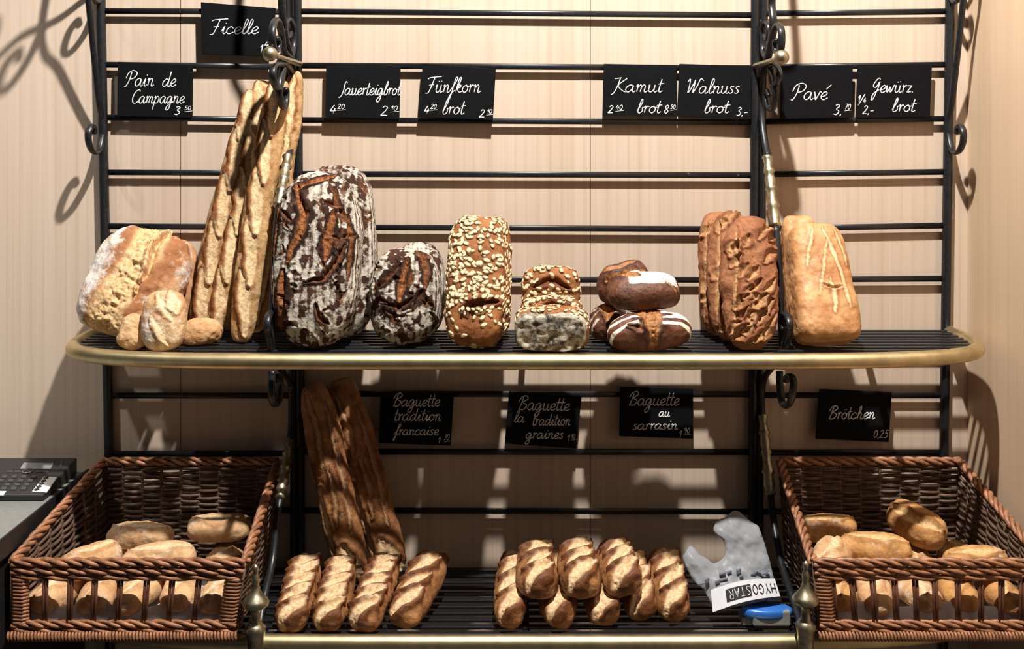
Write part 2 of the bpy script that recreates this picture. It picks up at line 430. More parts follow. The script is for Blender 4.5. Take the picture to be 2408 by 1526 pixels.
def inner_bracket(side):
    if side == 'L':
        P = 692
        top = [(655, -330), (650, -200), (656, -90), (662, 0), (665, 45), (672, 95), (684, 138), (691, 165)]
        loopA = [(684, 138), (667, 118), (662, 80), (655, 52), (648, 47), (641, 66), (640, 95), (645, 118), (652, 118), (654, 100), (650, 88)]
        loopB = [(684, 134), (690, 105), (689, 65), (680, 45), (671, 55), (671, 80), (677, 86), (681, 76)]
        loopC = [(672, 150), (660, 150), (645, 155), (641, 178), (648, 204), (657, 206), (663, 180), (666, 160)]
        loopD = [(664, 160), (657, 190), (656, 215), (660, 240), (667, 254), (672, 240), (673, 216), (671, 208)]
        low = [(672, 148), (683, 165), (688, 190), (690, 240), (691, 300), (687, 340), (678, 366)]
        sl = ((677, 366), (655, 486)); bar = [(655, 486), (648, 560), (643, 660), (639, 760), (640, 842)]
        ball, arm = (635, 127), (706, 151)
        foot = [(640, 842), (634, 800), (628, 770), (632, 742), (646, 730), (656, 752), (650, 776), (643, 772)]
        under = [(640, 872), (638, 915), (641, 942), (648, 953), (657, 935), (659, 905), (656, 888), (650, 884), (647, 896)]
        strut = [(660, 868), (672, 884), (684, 900), (686, 930), (686, 990), (684, 1030)]
        sl2 = ((682, 1040), (658, 1172)); bar2 = [(658, 1172), (650, 1230), (640, 1320), (622, 1400), (607, 1490)]
    else:
        P = 1790
        top = [(1832, -330), (1838, -200), (1828, -90), (1815, 0), (1818, 50), (1813, 100), (1804, 138), (1800, 150)]
        loopA = [(1803, 138), (1795, 118), (1794, 85), (1795, 60), (1802, 52), (1808, 62), (1808, 88), (1803, 92), (1800, 82)]
        loopB = [(1806, 138), (1813, 105), (1820, 72), (1829, 57), (1837, 70), (1838, 100), (1834, 122), (1826, 122), (1824, 100), (1828, 94)]
        loopC = [(1806, 150), (1818, 150), (1828, 160), (1832, 178), (1824, 200), (1818, 204), (1815, 185), (1812, 160)]
        loopD = [(1815, 165), (1822, 190), (1824, 220), (1819, 250), (1811, 258), (1804, 240), (1803, 218), (1807, 212), (1810, 226)]
        low = [(1806, 150), (1797, 168), (1792, 200), (1791, 250), (1794, 300), (1800, 340), (1806, 366)]
        sl = ((1804, 366), (1824, 532)); bar = [(1825, 532), (1831, 610), (1835, 700), (1838, 770), (1842, 842)]
        ball, arm = (1838, 135), (1775, 156)
        foot = [(1842, 842), (1850, 800), (1857, 770), (1853, 745), (1843, 738), (1838, 755), (1844, 775)]
        under = [(1833, 872), (1834, 905), (1838, 940), (1848, 956), (1860, 940), (1866, 905), (1862, 886), (1853, 884), (1848, 896)]
        strut = [(1812, 868), (1800, 884), (1794, 900), (1791, 930), (1791, 960), (1792, 975)]
        sl2 = ((1793, 975), (1812, 1165)); bar2 = [(1812, 1165), (1820, 1230), (1836, 1320), (1862, 1400), (1890, 1490)]
    Xp = P - PX0
    br = strip(MB(), bpts(top, P), .0075).build('scroll_bracket', M_IRON, rack)
    strip(MB(), bpts(low, P), .0070).build('bracket_bar', M_IRON, br); strip(MB(), bpts(bar, P), .0062).build('bracket_bar', M_IRON, br)
    for lp in (loopA, loopB, loopC, loopD, foot):
        strip(MB(), bpts(lp, P), .0070, .0038).build('scroll', M_IRON, br)
    a, b = bpts(sl, P, 2)[0], bpts(sl, P, 2)[-1]; sleeve(Vector(a), Vector(b), br)
    pb = at(*ball, -.20); pa = at(*arm, -.004)
    tubepart('knob_arm', [pa, pb], [.0058, .0042], M_BRASSD, br, 10)
    prof = [(-.0136 * math.cos(math.pi * k / 14), .0136 * math.sin(math.pi * k / 14)) for k in range(15)]
    MB().lathe(pb, (pb - pa), prof, 22).build('ball_knob', M_BRASSD, br)
    lb = strip(MB(), bpts(strut, P), .0070).build('scroll_bracket', M_IRON, rack)
    strip(MB(), bpts(under, P), .0070, .0042).build('scroll', M_IRON, lb)
    a, b = bpts(sl2, P, 2)[0], bpts(sl2, P, 2)[-1]; sleeve(Vector(a), Vector(b), lb)
    strip(MB(), bpts(bar2, P), .0068).build('bracket_bar', M_IRON, lb)
inner_bracket('L'); inner_bracket('R')

def outer_bracket(px):
    xp = X(px)
    main = [(.003, 300), (.006, 275), (.022, 235), (.050, 120), (.078, 0), (.100, -70), (.106, -130), (.098, -190)]
    br = strip(MB(), smooth_pts([yz(p, q, xp) for p, q in main], 7), .0062).build('scroll_bracket', M_IRON, rack)
    hook = [(.003, 290), (.006, 320), (.022, 352), (.050, 356), (.072, 336), (.076, 312), (.064, 297), (.050, 300), (.046, 314)]
    strip(MB(), smooth_pts([yz(p, q, xp) for p, q in hook], 7), .0068, .0045).build('scroll', M_IRON, br)
    c1 = [(.006, -45), (.012, -15), (.030, 8), (.055, 4), (.068, -20), (.060, -45), (.044, -46), (.040, -30)]
    strip(MB(), smooth_pts([yz(p, q, xp) for p, q in c1], 7), .0060, .0045).build('scroll', M_IRON, br)
    arm = [(.006, -45), (.030, -70), (.070, -100), (.100, -130), (.140, -175), (.190, -200)]
    strip(MB(), smooth_pts([yz(p, q, xp) for p, q in arm], 7), .0060, .005).build('bracket_bar', M_IRON, br)
    c2 = [(.100, -140), (.125, -110), (.155, -105), (.172, -130), (.162, -158), (.143, -152), (.142, -134)]
    strip(MB(), smooth_pts([yz(p, q, xp) for p, q in c2], 7), .0060, .0055).build('scroll', M_IRON, br)
    c3 = [(.190, -200), (.215, -215), (.222, -255), (.200, -280), (.176, -268), (.178, -240), (.193, -238)]
    strip(MB(), smooth_pts([yz(p, q, xp) for p, q in c3], 7), .0060, .0055).build('scroll', M_IRON, br)
    up = [(.098, -190), (.075, -240), (.03, -290), (.004, -310)]
    strip(MB(), smooth_pts([yz(p, q, xp) for p, q in up], 7), .0060, .005).build('bracket_bar', M_IRON, br)
outer_bracket(242); outer_bracket(2229)

# brass finials standing on the front legs, before the lower rail
FIN = [(-.64, .012), (-.05, .012), (-.012, .0135), (.0, .0165), (.007, .0175), (.012, .013), (.018, .0085), (.032, .0075), (.040, .012), (.044, .021), (.049, .0225), (.055, .0195),
       (.062, .0125), (.070, .0075), (.080, .0055), (.084, .0065), (.090, .0068), (.095, .0045), (.100, .0035), (.104, .0055), (.109, .0052), (.113, .001)]
for px, base in ((601, 1486), (1895, 1478)):
    p = at(px, base, -.342)
    MB().lathe(p, (0, 0, 1), FIN, 24).build('finial_post', M_BRASSD, rack)

# ------------------------------------------------------------------ chalk signs
G = {
'a': ([[(.75, .9), (.45, 1), (.12, .7), (.08, .25), (.35, 0), (.65, .3), (.78, .9), (.76, .25), (.9, 0), (1.1, .2)]], 1.05),
'c': ([[(.75, .75), (.5, 1), (.15, .7), (.1, .25), (.4, 0), (.85, .25)]], .85),
'd': ([[(.75, .9), (.45, 1), (.1, .6), (.1, .2), (.35, 0), (.65, .3), (.85, 1), (.92, 1.95), (.82, .6), (.85, .1), (1.0, 0), (1.15, .2)]], 1.1),
'e': ([[(.05, .35), (.5, .5), (.7, .8), (.5, 1), (.2, .75), (.12, .3), (.4, 0), (.85, .25)]], .8),
'f': ([[(0, .1), (.4, .9), (.75, 1.8), (.6, 2), (.45, 1.6), (.35, 0), (.2, -.9), (.05, -.8), (.3, -.1), (.7, .3)]], .7),
'g': ([[(.75, .9), (.4, 1), (.08, .6), (.15, .1), (.45, .1), (.75, .9), (.72, 0), (.6, -.8), (.3, -1), (.15, -.7), (.5, -.2), (1.05, .25)]], 1.0),
'h': ([[(.05, .2), (.45, 1.4), (.42, 1.95), (.25, 1.7), (.15, 0)], [(.17, .5), (.45, 1), (.62, .75), (.6, .15), (.75, 0), (.95, .2)]], .95),
'i': ([[(.05, .3), (.3, 1), (.25, .3), (.35, 0), (.6, .2)], [(.38, 1.4), (.43, 1.5)]], .55),
'k': ([[(.1, .2), (.45, 1.3), (.5, 1.9), (.3, 1.8), (.15, 0)], [(.2, .5), (.6, 1), (.65, .7), (.3, .5), (.6, .05), (.95, .15)]], .9),
'l': ([[(.05, .2), (.5, 1.3), (.5, 1.95), (.3, 1.8), (.2, .4), (.35, 0), (.65, .25)]], .55),
'm': ([[(.05, .8), (.2, 1), (.2, 0)], [(.2, .6), (.45, 1), (.6, .8), (.55, 0)], [(.57, .6), (.8, 1), (.98, .8), (.95, .15), (1.1, 0), (1.3, .2)]], 1.25),
'n': ([[(.05, .8), (.2, 1), (.2, 0)], [(.2, .6), (.5, 1), (.68, .8), (.65, .15), (.8, 0), (1.0, .2)]], .95),
'o': ([[(.5, 1), (.15, .75), (.1, .3), (.4, 0), (.72, .3), (.7, .75), (.45, 1), (.6, .8), (.95, .85)]], .85),
'p': ([[(.05, .8), (.2, 1), (.15, 0), (.08, -.95)], [(.17, .6), (.5, 1), (.75, .7), (.6, .1), (.3, .05)]], .9),
'r': ([[(.05, .8), (.2, 1), (.2, 0)], [(.2, .6), (.45, 1), (.65, .9)]], .65),
's': ([[(.55, .85), (.35, 1), (.15, .8), (.35, .5), (.5, .25), (.3, 0), (.05, .1)]], .65),
't': ([[(.3, 1.8), (.2, .3), (.35, 0), (.6, .2)], [(0, 1.1), (.6, 1.2)]], .55),
'u': ([[(.05, .8), (.18, 1), (.15, .3), (.35, 0), (.65, .3), (.72, 1), (.7, .2), (.85, 0), (1.05, .2)]], 1.0),
'v': ([[(.05, 1), (.2, .5), (.3, 0), (.5, .5), (.65, 1), (.8, .9)]], .75),
'w': ([[(.05, 1), (.15, .3), (.28, .05), (.5, .8), (.6, .2), (.72, .05), (.9, .6), (1.0, 1), (1.15, .9)]], 1.1),
'z': ([[(.1, .95), (.6, .95)], [(.6, .95), (.1, .05)], [(.1, .05), (.65, .1)]], .7),
'b': ([[(.05, .3), (.45, 1.4), (.45, 1.95), (.3, 1.8), (.15, .3), (.35, 0), (.65, .3), (.6, .8), (.8, .75)]], .75),
'F': ([[(0, 1.75), (.3, 1.95), (1.7, 2.1)], [(.85, 1.95), (.65, .9), (.4, 0), (.05, -.1)], [(.3, .95), (.9, 1.05)]], 1.2),
'P': ([[(.5, 1.8), (.4, .8), (.1, 0), (-.1, 0)], [(-.1, 1.0), (.1, 1.7), (.7, 2.05), (1.25, 1.7), (1.0, 1.1), (.45, .9)]], 1.2),
'C': ([[(1.1, 1.7), (.9, 2), (.4, 1.6), (.15, .8), (.3, .15), (.7, 0), (1.1, .3)]], 1.15),
'S': ([[(.95, 1.75), (.8, 2), (.6, 1.7), (.6, .8), (.45, 0), (.15, -.35), (0, -.25)]], .85),
'K': ([[(.05, 1.85), (.7, 2.0)], [(.62, 2.0), (.5, .9), (.25, -.1), (0, -.35)], [(1.3, 1.9), (.55, .95), (1.1, .2), (1.45, .02)]], 1.35),
'W': ([[(0, 1.6), (.2, 2), (.28, 1.2), (.25, .05), (.6, .9), (.85, 1.8)], [(.6, .9), (.6, .9)], [(.85, 1.9), (.85, .9), (.82, .05), (1.2, 1.0), (1.45, 2), (1.85, 1.75)]], 1.5),
'G': ([[(1.0, 1.8), (.75, 2), (.3, 1.3), (.3, .8), (.65, .75), (1.0, 1.5), (.9, .5), (.6, -.8), (.35, -1.0), (.45, -.2), (1.1, .4)]], 1.2),
'B': ([[(.55, 1.8), (.4, .8), (.2, 0)], [(0, 1.2), (.3, 1.85), (.9, 2.05), (1.15, 1.6), (.6, 1.1), (1.15, .7), (.9, .1), (.3, 0)]], 1.3),
'0': ([[(.4, 1.6), (.1, 1.1), (.1, .4), (.35, 0), (.65, .4), (.65, 1.2), (.4, 1.6)]], .85),
'1': ([[(.05, 1.0), (.45, 1.6)], [(.45, 1.6), (.4, 0)]], .65),
'2': ([[(.1, 1.3), (.35, 1.6), (.65, 1.3), (.45, .7), (.05, .02), (.4, .05), (.8, .02)]], .9),
'3': ([[(.1, 1.45), (.4, 1.6), (.62, 1.3), (.3, .9), (.68, .5), (.4, 0), (.05, .12)]], .85),
'4': ([[(.45, 1.6), (.2, 1.0), (.05, .5)], [(.05, .5), (.8, .6)], [(.62, 1.0), (.5, 0)]], .9),
'5': ([[(.25, 1.6), (.7, 1.6)], [(.25, 1.6), (.18, .95), (.5, 1.0), (.68, .6), (.4, 0), (.05, .1)]], .85),
'7': ([[(.1, 1.5), (.7, 1.55)], [(.7, 1.55), (.4, .8), (.25, 0)], [(.2, .8), (.65, .85)]], .8),
'8': ([[(.4, .85), (.15, 1.2), (.4, 1.6), (.65, 1.25), (.4, .85), (.1, .4), (.38, 0), (.68, .4), (.4, .85)]], .85),
'9': ([[(.65, 1.2), (.4, 1.6), (.12, 1.2), (.35, .85), (.65, 1.2), (.6, .4), (.45, 0)]], .85),
',': ([[(.15, .1), (.1, -.25)]], .35), '.': ([[(.1, .05), (.18, .1)]], .3), '-': ([[(.05, .55), (.6, .62)]], .7),
'/': ([[(.0, -.3), (.6, 1.6)]], .6), ' ': ([], .55), '"': ([[(.1, 1.5), (.1, 1.6)]], .3),
}
G['ü'] = (G['u'][0] + [[(.3, 1.4), (.33, 1.5)], [(.62, 1.45), (.65, 1.55)]], 1.0)
G['ö'] = (G['o'][0] + [[(.3, 1.4), (.33, 1.5)], [(.6, 1.45), (.63, 1.55)]], .85)
G['é'] = (G['e'][0] + [[(.5, 1.3), (.95, 1.85)]], .8)

def write(mb, text, x0, x1, base, xh, y, slope=0.0, shear=.22, pen=.00105, ul=False):
    """pen strokes on a board: from column x0 to x1, baseline row, x-height in frame rows"""
    adv = sum(G[c][1] for c in text); k = (x1 - x0) / adv; cx = 0
    for c in text:
        for st in G[c][0]:
            pts = smooth_pts(st, 5) if len(st) > 2 else st
            q = []
            for gx, gy in pts:
                px = x0 + (cx + gx) * k + gy * xh * shear; py = base - gy * xh + slope * (px - x0)
                q.append(at(px, py, y))
            mb.tube(q, pen, 5, True, (1, .35) if False else None)
        cx += G[c][1]
    if ul:
        for d in (0,):
            mb.tube([at(x0, base + 4 + d, y), at(x1 + 3, base + 2 + d, y)], pen * .8, 5)

SIGN_Y = -.0115
def sign(corners, texts, label):
    yf, yb = -.0112, -.0075
    f = [at(px, py, yf) for px, py in corners]; b = [Vector((p.x, yb, p.z)) for p in f]
    org = (sum(p.x for p in f) / 4, yb, min(p.z for p in f))
    m = MB().hexa([f[3], f[2], b[2], b[3], f[0], f[1], b[1], b[0]])
    o = bevel(m.build('chalkboard_sign', M_BOARD, None, org, smooth=False), .0008)
    tag(o, label, 'sign', 'handwritten bread signs on the rack')
    t = MB()
    for a in texts: write(t, *a[:5], yf - .0002, **(a[5] if len(a) > 5 else {}))
    t.build('chalk_lettering', M_CHALK, o)
    return o
sm = dict(pen=.00085); up_ = dict(pen=.0007, ul=True)
sign([(472, 5), (648, 19), (640, 133), (474, 128)], [('Ficelle', 492, 606, 80, 17), ('1', 609, 616, 126, 13), ('4', 621, 632, 111, 8, sm)], 'black sign reading Ficelle 1.4, on the topmost rod at left')
sign([(277, 145), (453, 153), (452, 277), (275, 273)], [('Pain', 294, 360, 203, 18), ('de', 380, 412, 204, 18), ('Campagne', 307, 432, 243, 16), ('3', 409, 424, 270, 12), ('50', 433, 449, 259, 6, up_)], 'black sign reading Pain de Campagne, at far left end')
sign([(767, 148), (942, 155), (939, 281), (765, 275)], [('Sauerteigbrot', 797, 940, 224, 16), ('4', 774, 790, 268, 13), ('20', 793, 810, 256, 7, up_), ('2', 894, 912, 272, 14), ('10', 917, 935, 260, 7, up_)], 'black sign reading Sauerteigbrot 4.20 and 2.10')
sign([(994, 149), (1166, 162), (1159, 283), (985, 275)], [('Fünfkorn', 1000, 1128, 218, 18), ('brot', 1038, 1090, 269, 17), ('4', 996, 1009, 268, 12), ('20', 1012, 1026, 256, 7, up_), ('2', 1126, 1140, 276, 11), ('10', 1144, 1157, 267, 6, up_)], 'black sign reading Fünfkornbrot, with tilted lower edge')
sign([(1420, 150), (1592, 153), (1591, 273), (1417, 273)], [('Kamut', 1438, 1556, 217, 17), ('brot', 1496, 1552, 266, 16), ('2', 1429, 1442, 266, 11), ('40', 1447, 1464, 258, 7, up_), ('8', 1560, 1572, 267, 12), ('50', 1576, 1588, 256, 6, up_)], 'black sign reading Kamutbrot 2.40 and 8.50')
sign([(1598, 150), (1767, 155), (1766, 281), (1592, 274)], [('Walnuss', 1612, 1738, 220, 17), ('brot', 1654, 1712, 266, 16), ('3,-', 1731, 1758, 272, 12)], 'black sign reading Walnussbrot 3,- left of a double post')
sign([(1838, 155), (2006, 153), (2003, 275), (1835, 281)], [('Pavé', 1862, 1944, 235, 19), ('3,', 1959, 1980, 270, 15), ('70', 1986, 2000, 257, 8, up_)], 'black sign reading Pavé 3,70')
sign([(2017, 152), (2192, 150), (2187, 275), (2012, 277)], [('Gewürz.', 2046, 2148, 218, 17), ('brot', 2096, 2150, 263, 16), ('1', 2016, 2022, 240, 10), ('/', 2019, 2029, 244, 14), ('4', 2029, 2036, 243, 8, sm), ('2,-', 2028, 2054, 268, 12)], 'black sign reading Gewürzbrot, at far right end')
sign([(895, 922), (1067, 930), (1060, 1048), (890, 1042)], [('Baguette', 922, 1033, 955, 15), ('tradition', 925, 1036, 989, 15), ('francaise', 926, 1030, 1023, 13), ('1', 1028, 1035, 1042, 9, sm), ('70', 1043, 1056, 1035, 9, up_)], 'shaded black sign reading Baguette tradition francaise, below the shelf')
sign([(1197, 920), (1368, 932), (1355, 1055), (1187, 1043)], [('Baguette', 1216, 1338, 963, 16, dict(slope=.02)), ('la', 1207, 1232, 993, 14), ('tradition', 1250, 1340, 1000, 14), ('graines', 1235, 1324, 1031, 13), ('1', 1332, 1339, 1037, 9, sm), ('10', 1342, 1352, 1031, 7, up_)], 'tilted black sign reading Baguette la tradition graines')
sign([(1458, 909), (1630, 914), (1630, 1032), (1456, 1026)], [('Baguette', 1476, 1596, 953, 16), ('au', 1548, 1574, 980, 12), ('sarrasin', 1487, 1592, 1010, 13), ('1', 1595, 1602, 1028, 10, sm), ('90', 1607, 1622, 1019, 8, up_)], 'black sign reading Baguette au sarrasin')
sign([(1927, 915), (2098, 922), (2090, 1040), (1918, 1032)], [('Brötchen', 1946, 2056, 985, 15), ('0,25', 2053, 2088, 1029, 11, sm)], 'shaded black sign reading Brötchen, above the right wicker basket')

# ------------------------------------------------------------------ bread
def resample(xs, ys, n, closed=False):
    d = np.hypot(np.diff(xs), np.diff(ys)); s = np.concatenate([[0], np.cumsum(d)])
    t = np.linspace(0, s[-1], n + 1)
    if closed: t = t[:-1]
    return np.interp(t, s, xs), np.interp(t, s, ys)

def loaf_data(L, W, T, pe=2.6, ce=2.2, back=.6, nt=80, na=96, lump=.003, lf=28, fine=.0012, ff=140, scores=(), flour=.1,
              flour_fn=None, toast=.5, seed=0, bend=0.0, taper=0.0, shape=None, dents=()):
    th = np.linspace(0, math.pi, 3000)
    cc, ss = np.cos(th), np.sin(th)
    s = -np.sign(cc) * np.abs(cc) ** (2 / pe); w = np.abs(ss) ** (2 / pe)
    zz, ww = resample(s * L / 2, w * (W + T) / 4, nt); zz = zz + L / 2; ww = ww / ((W + T) / 4)
    ph = np.linspace(0, 2 * math.pi, 6000)
    c, q = np.cos(ph), np.sin(ph)
    cx = np.sign(c) * np.abs(c) ** (2 / ce) * W / 2; cy = -np.sign(q) * np.abs(q) ** (2 / ce) * T / 2
    cy = np.where(cy > 0, cy * back, cy)
    cx, cy = resample(cx, cy, na, True)
    R = nt - 1
    tt = zz[1:-1]; wr = ww[1:-1]
    Xg = np.outer(wr, cx); Yg = np.outer(wr, cy); Zg = np.outer(tt, np.ones(na))
    P = np.stack([Xg.ravel(), Yg.ravel(), Zg.ravel()], 1)
    P = np.vstack([[0, 0, 0], P, [0, 0, L]])
    b = P[:, 2] / L
    P[:, 0] *= 1 + taper * (b - .5)
    P[:, 1] *= 1 + taper * .5 * (b - .5)
    nrm = np.stack([P[:, 0] / (W / 2) ** 2, P[:, 1] / (T / 2) ** 2, (P[:, 2] - L / 2) / (L / 2) ** 2], 1)
    if pe > 4:
        nrm[:, 2] *= np.abs(2 * b - 1) ** 6
    nrm /= np.linalg.norm(nrm, axis=1)[:, None] + 1e-9
    a = P[:, 0] / (W / 2)
    front = sstep(-.25, .2, -P[:, 1] / (T / 2))
    so = seed * 7.13
    disp = lump * fbm(P + so, lf, 3, seed) + fine * fbm(P + so, ff, 3, seed + 5)
    opened = np.zeros(len(P)); halo = np.zeros(len(P)); pale = np.full(len(P), toast) + .35 * fbm(P + so, 22, 3, seed + 9)
    wx = P[:, 0] + .0035 * fbm(P + so, 55, 3, seed + 11); wz = P[:, 2] + .0035 * fbm(P + so, 55, 3, seed + 12)
    for sc in scores:
        pts = sc['p']; wd = sc.get('w', .006); dep = sc.get('d', .004); lip = sc.get('lip', .0015)
        ux = np.array([p[0] * W / 2 for p in pts]); uz = np.array([p[1] * L for p in pts])
        best = np.full(len(P), 1e9); par = np.zeros(len(P)); m = len(pts) - 1; sidev = np.zeros(len(P))
        for i in range(m):
            dx, dz = ux[i + 1] - ux[i], uz[i + 1] - uz[i]; l2 = dx * dx + dz * dz + 1e-12
            t = np.clip(((wx - ux[i]) * dx + (wz - uz[i]) * dz) / l2, 0, 1)
            ex, ez = wx - ux[i] - t * dx, wz - uz[i] - t * dz
            d = np.hypot(ex, ez); k = d < best
            best = np.where(k, d, best); par = np.where(k, (i + t) / m, par); sidev = np.where(k, np.sign(ex * dz - ez * dx), sidev)
        wl = wd * (.25 + .75 * np.abs(np.sin(math.pi * np.clip(par, .02, .98))) ** .6) if sc.get('tap', True) else np.full(len(P), wd)
        wl = wl * (1 + .35 * fbm(P + so, 45, 2, seed + 21))
        k = sstep(0, 1, 1 - best / wl) * front
        rimw = np.exp(-((best - wl * 1.05) / (.38 * wl + .0008)) ** 2) * front
        if sc.get('ear', 0): rimw = rimw * np.where(sidev * sc['ear'] > 0, 1.0, .15)
        disp = disp - dep * k + lip * rimw + sc.get('rough', .0012) * k * fbm(P + so, 170, 3, seed + 31)
        opened = np.maximum(opened, sstep(.1, .45, 1 - best / wl) * front * sc.get('open', 1))
        pale = pale - sc.get('edge', .35) * rimw
        if sc.get('halo', 0): halo = np.maximum(halo, sc['halo'] * sstep(1.9, 1.1, best / wl + .6 * fbm(P + so, 60, 2, seed + 61)) * front)
    for (da, db, rad, dep) in dents:
        d = np.hypot((a - da) * W / 2, (b - db) * L); disp = disp + dep * np.exp(-(d / rad) ** 2) * front
    fl = np.full(len(P), flour) + .3 * fbm(P + so, 18, 3, seed + 41)
    if flour_fn is not None: fl = flour_fn(a, b, front, P, fl)
    if shape is not None: P, disp = shape(P, a, b, front, disp)
    fl = fl * (1 - .85 * opened) * (1 - .85 * halo)
    pale = pale - .5 * halo
    P = P + nrm * disp[:, None]
    if bend: P[:, 0] += bend * (4 * (b - .5) ** 2)
    faces = []
    for k in range(na): faces.append((0, 1 + k, 1 + (k + 1) % na))
    for i in range(R - 1):
        o = 1 + i * na
        for k in range(na):
            k2 = (k + 1) % na; faces.append((o + k, o + na + k, o + na + k2, o + k2))
    o = 1 + (R - 1) * na; e = len(P) - 1
    for k in range(na): faces.append((o + k, e, o + (k + 1) % na))
    mask = np.stack([np.clip(opened, 0, 1), np.clip(fl, 0, 1), np.clip(pale, 0, 1), np.ones(len(P))], 1)
    return P, faces, mask, nrm, front, opened

def loaf_obj(name, data, mat, parent=None):
    P, faces, mask = data[:3]
    me = bpy.data.meshes.new(name)
    me.from_pydata(P.tolist(), [], faces)
    ca = me.color_attributes.new('mask', 'FLOAT_COLOR', 'POINT')
    ca.data.foreach_set('color', mask.astype(np.float32).ravel())
    me.polygons.foreach_set('use_smooth', [True] * len(me.polygons))
    me.update(); me.materials.append(mat)
    return link(bpy.data.objects.new(name, me), parent)

def orient(o, B, T, face, rest=None, roll=0.0):
    """long axis from B to T, crust towards face; if rest is given the lowest point is set on that height"""
    z = (Vector(T) - Vector(B)).normalized(); f = Vector(face)
    yl = -(f - z * f.dot(z)).normalized(); xl = yl.cross(z)
    M = Matrix((xl, yl, z)).transposed().to_4x4()
    if roll: M = M @ Matrix.Rotation(roll, 4, 'Z')
    M.translation = Vector(B)
    if rest is not None:
        co = np.empty(len(o.data.vertices) * 3); o.data.vertices.foreach_get('co', co); co = co.reshape(-1, 3)
        A = np.array(M.to_3x3()); zmin = (co @ A[2]).min() + M.translation.z
        M.translation.z += rest - zmin
    o.matrix_world = M
    return o

def bread(name, B, T, Wpx, thick, face, mat, label, cat, group=None, rest=None, roll=0.0, **kw):
    B, T = Vector(B), Vector(T); L = (T - B).length
    ym = (B.y + T.y) / 2; W = Wpx * S * (CAM_D + ym) / CAM_D
    d = loaf_data(L, W, thick, **kw)
    o = loaf_obj(name, d, mat); orient(o, B, T, face, rest, roll)
    tag(o, label, cat, group)
    o['_d'] = 0
    return o, d

def flakes(o, d, n, seed, mat, size=.0061, fmin=.3, cond=None, name='oat_topping'):
    P, faces, mask, nrm, front, opened = d
    rng = random.Random(seed)
    me = o.data; me.update()
    vn = np.empty(len(me.vertices) * 3); me.vertices.foreach_get('normal', vn); vn = vn.reshape(-1, 3)
    co = P; idx = [i for i in range(len(P)) if front[i] > fmin and opened[i] < .4 and (cond is None or cond(P[i]))]
    m = MB()
    for _ in range(n):
        i = rng.choice(idx); nv = Vector(vn[i]); p = Vector(co[i]) + nv * .0006
        a = nv.orthogonal().normalized(); a = Matrix.Rotation(rng.uniform(0, 6.28), 3, nv) @ a; b = nv.cross(a)
        nv2 = (nv + a * rng.uniform(-.3, .3) + b * rng.uniform(-.3, .3)).normalized()
        la = size * rng.uniform(.8, 1.3); lb = la * rng.uniform(.55, .75)
        vs = [p + a * (math.cos(t) * la) + b * (math.sin(t) * lb) + (nv2 - nv) * (math.cos(t) * la * .3) for t in [k * math.pi / 3.5 for k in range(7)]]
        vs.append(p + nv2 * .0009); vs.append(p - nv * .0012)
        fs = [(k, (k + 1) % 7, 7) for k in range(7)] + [((k + 1) % 7, k, 8) for k in range(7)]
        m.add(vs, fs)
    me2 = bpy.data.meshes.new(name); me2.from_pydata([tuple(v) for v in m.v], [], m.f); me2.polygons.foreach_set('use_smooth', [True] * len(me2.polygons)); me2.materials.append(mat)
    c = link(bpy.data.objects.new(name, me2), o); c['kind'] = 'stuff'
    return c

CAMF = (0, -1, .15)
def base(px, y, z): p = at(px, 0, y); return Vector((p.x, y, z))
def standing(name, bpx, by, tpx, tpy, ty, Wpx, thick, mat, label, cat, group=None, zs=None, face=CAMF, **kw):
    zs = ZU if zs is None else zs
    return bread(name, base(bpx, by, zs + .001), at(tpx, tpy, ty), Wpx, thick, face, mat, label, cat, group, zs + .0006, **kw)

# --- country loaves at the left end
def f_camp(a, b, front, P, fl): return fl + .42 * sstep(-.35, -.7, a) + .25 * sstep(.25, .8, a) * sstep(.3, .8, b)
standing('country_loaf', 394, -.060, 415, 564, -.020, 116, .055, B_CAMP, 'country loaf standing behind the big cracked loaf, next to the ficelles', 'bread', 'country loaves',
         seed=3, pe=3.2, ce=3, flour=.3, toast=.55, scores=[dict(p=[(-.3, .2), (.1, .8)], w=.015)])
standing('country_loaf', 268, -.150, 372, 566, -.070, 225, .100, B_CAMP, 'large floury country loaf with wide pale crack, leaning at the far left', 'bread', 'country loaves',
         seed=5, pe=3.3, ce=2.6, nt=150, na=170, lump=.006, flour=.28, flour_fn=f_camp, toast=.62,
         scores=[dict(p=[(-.20, .04), (-.12, .35), (.0, .65), (.02, .97)], w=.042, d=-.003, lip=.006, tap=False, rough=.008, edge=1.0),
                 dict(p=[(.24, .40), (.30, .62), (.22, .80), (.26, .97)], w=.008, d=.014, lip=.014, edge=.9, ear=-1, open=.4)])
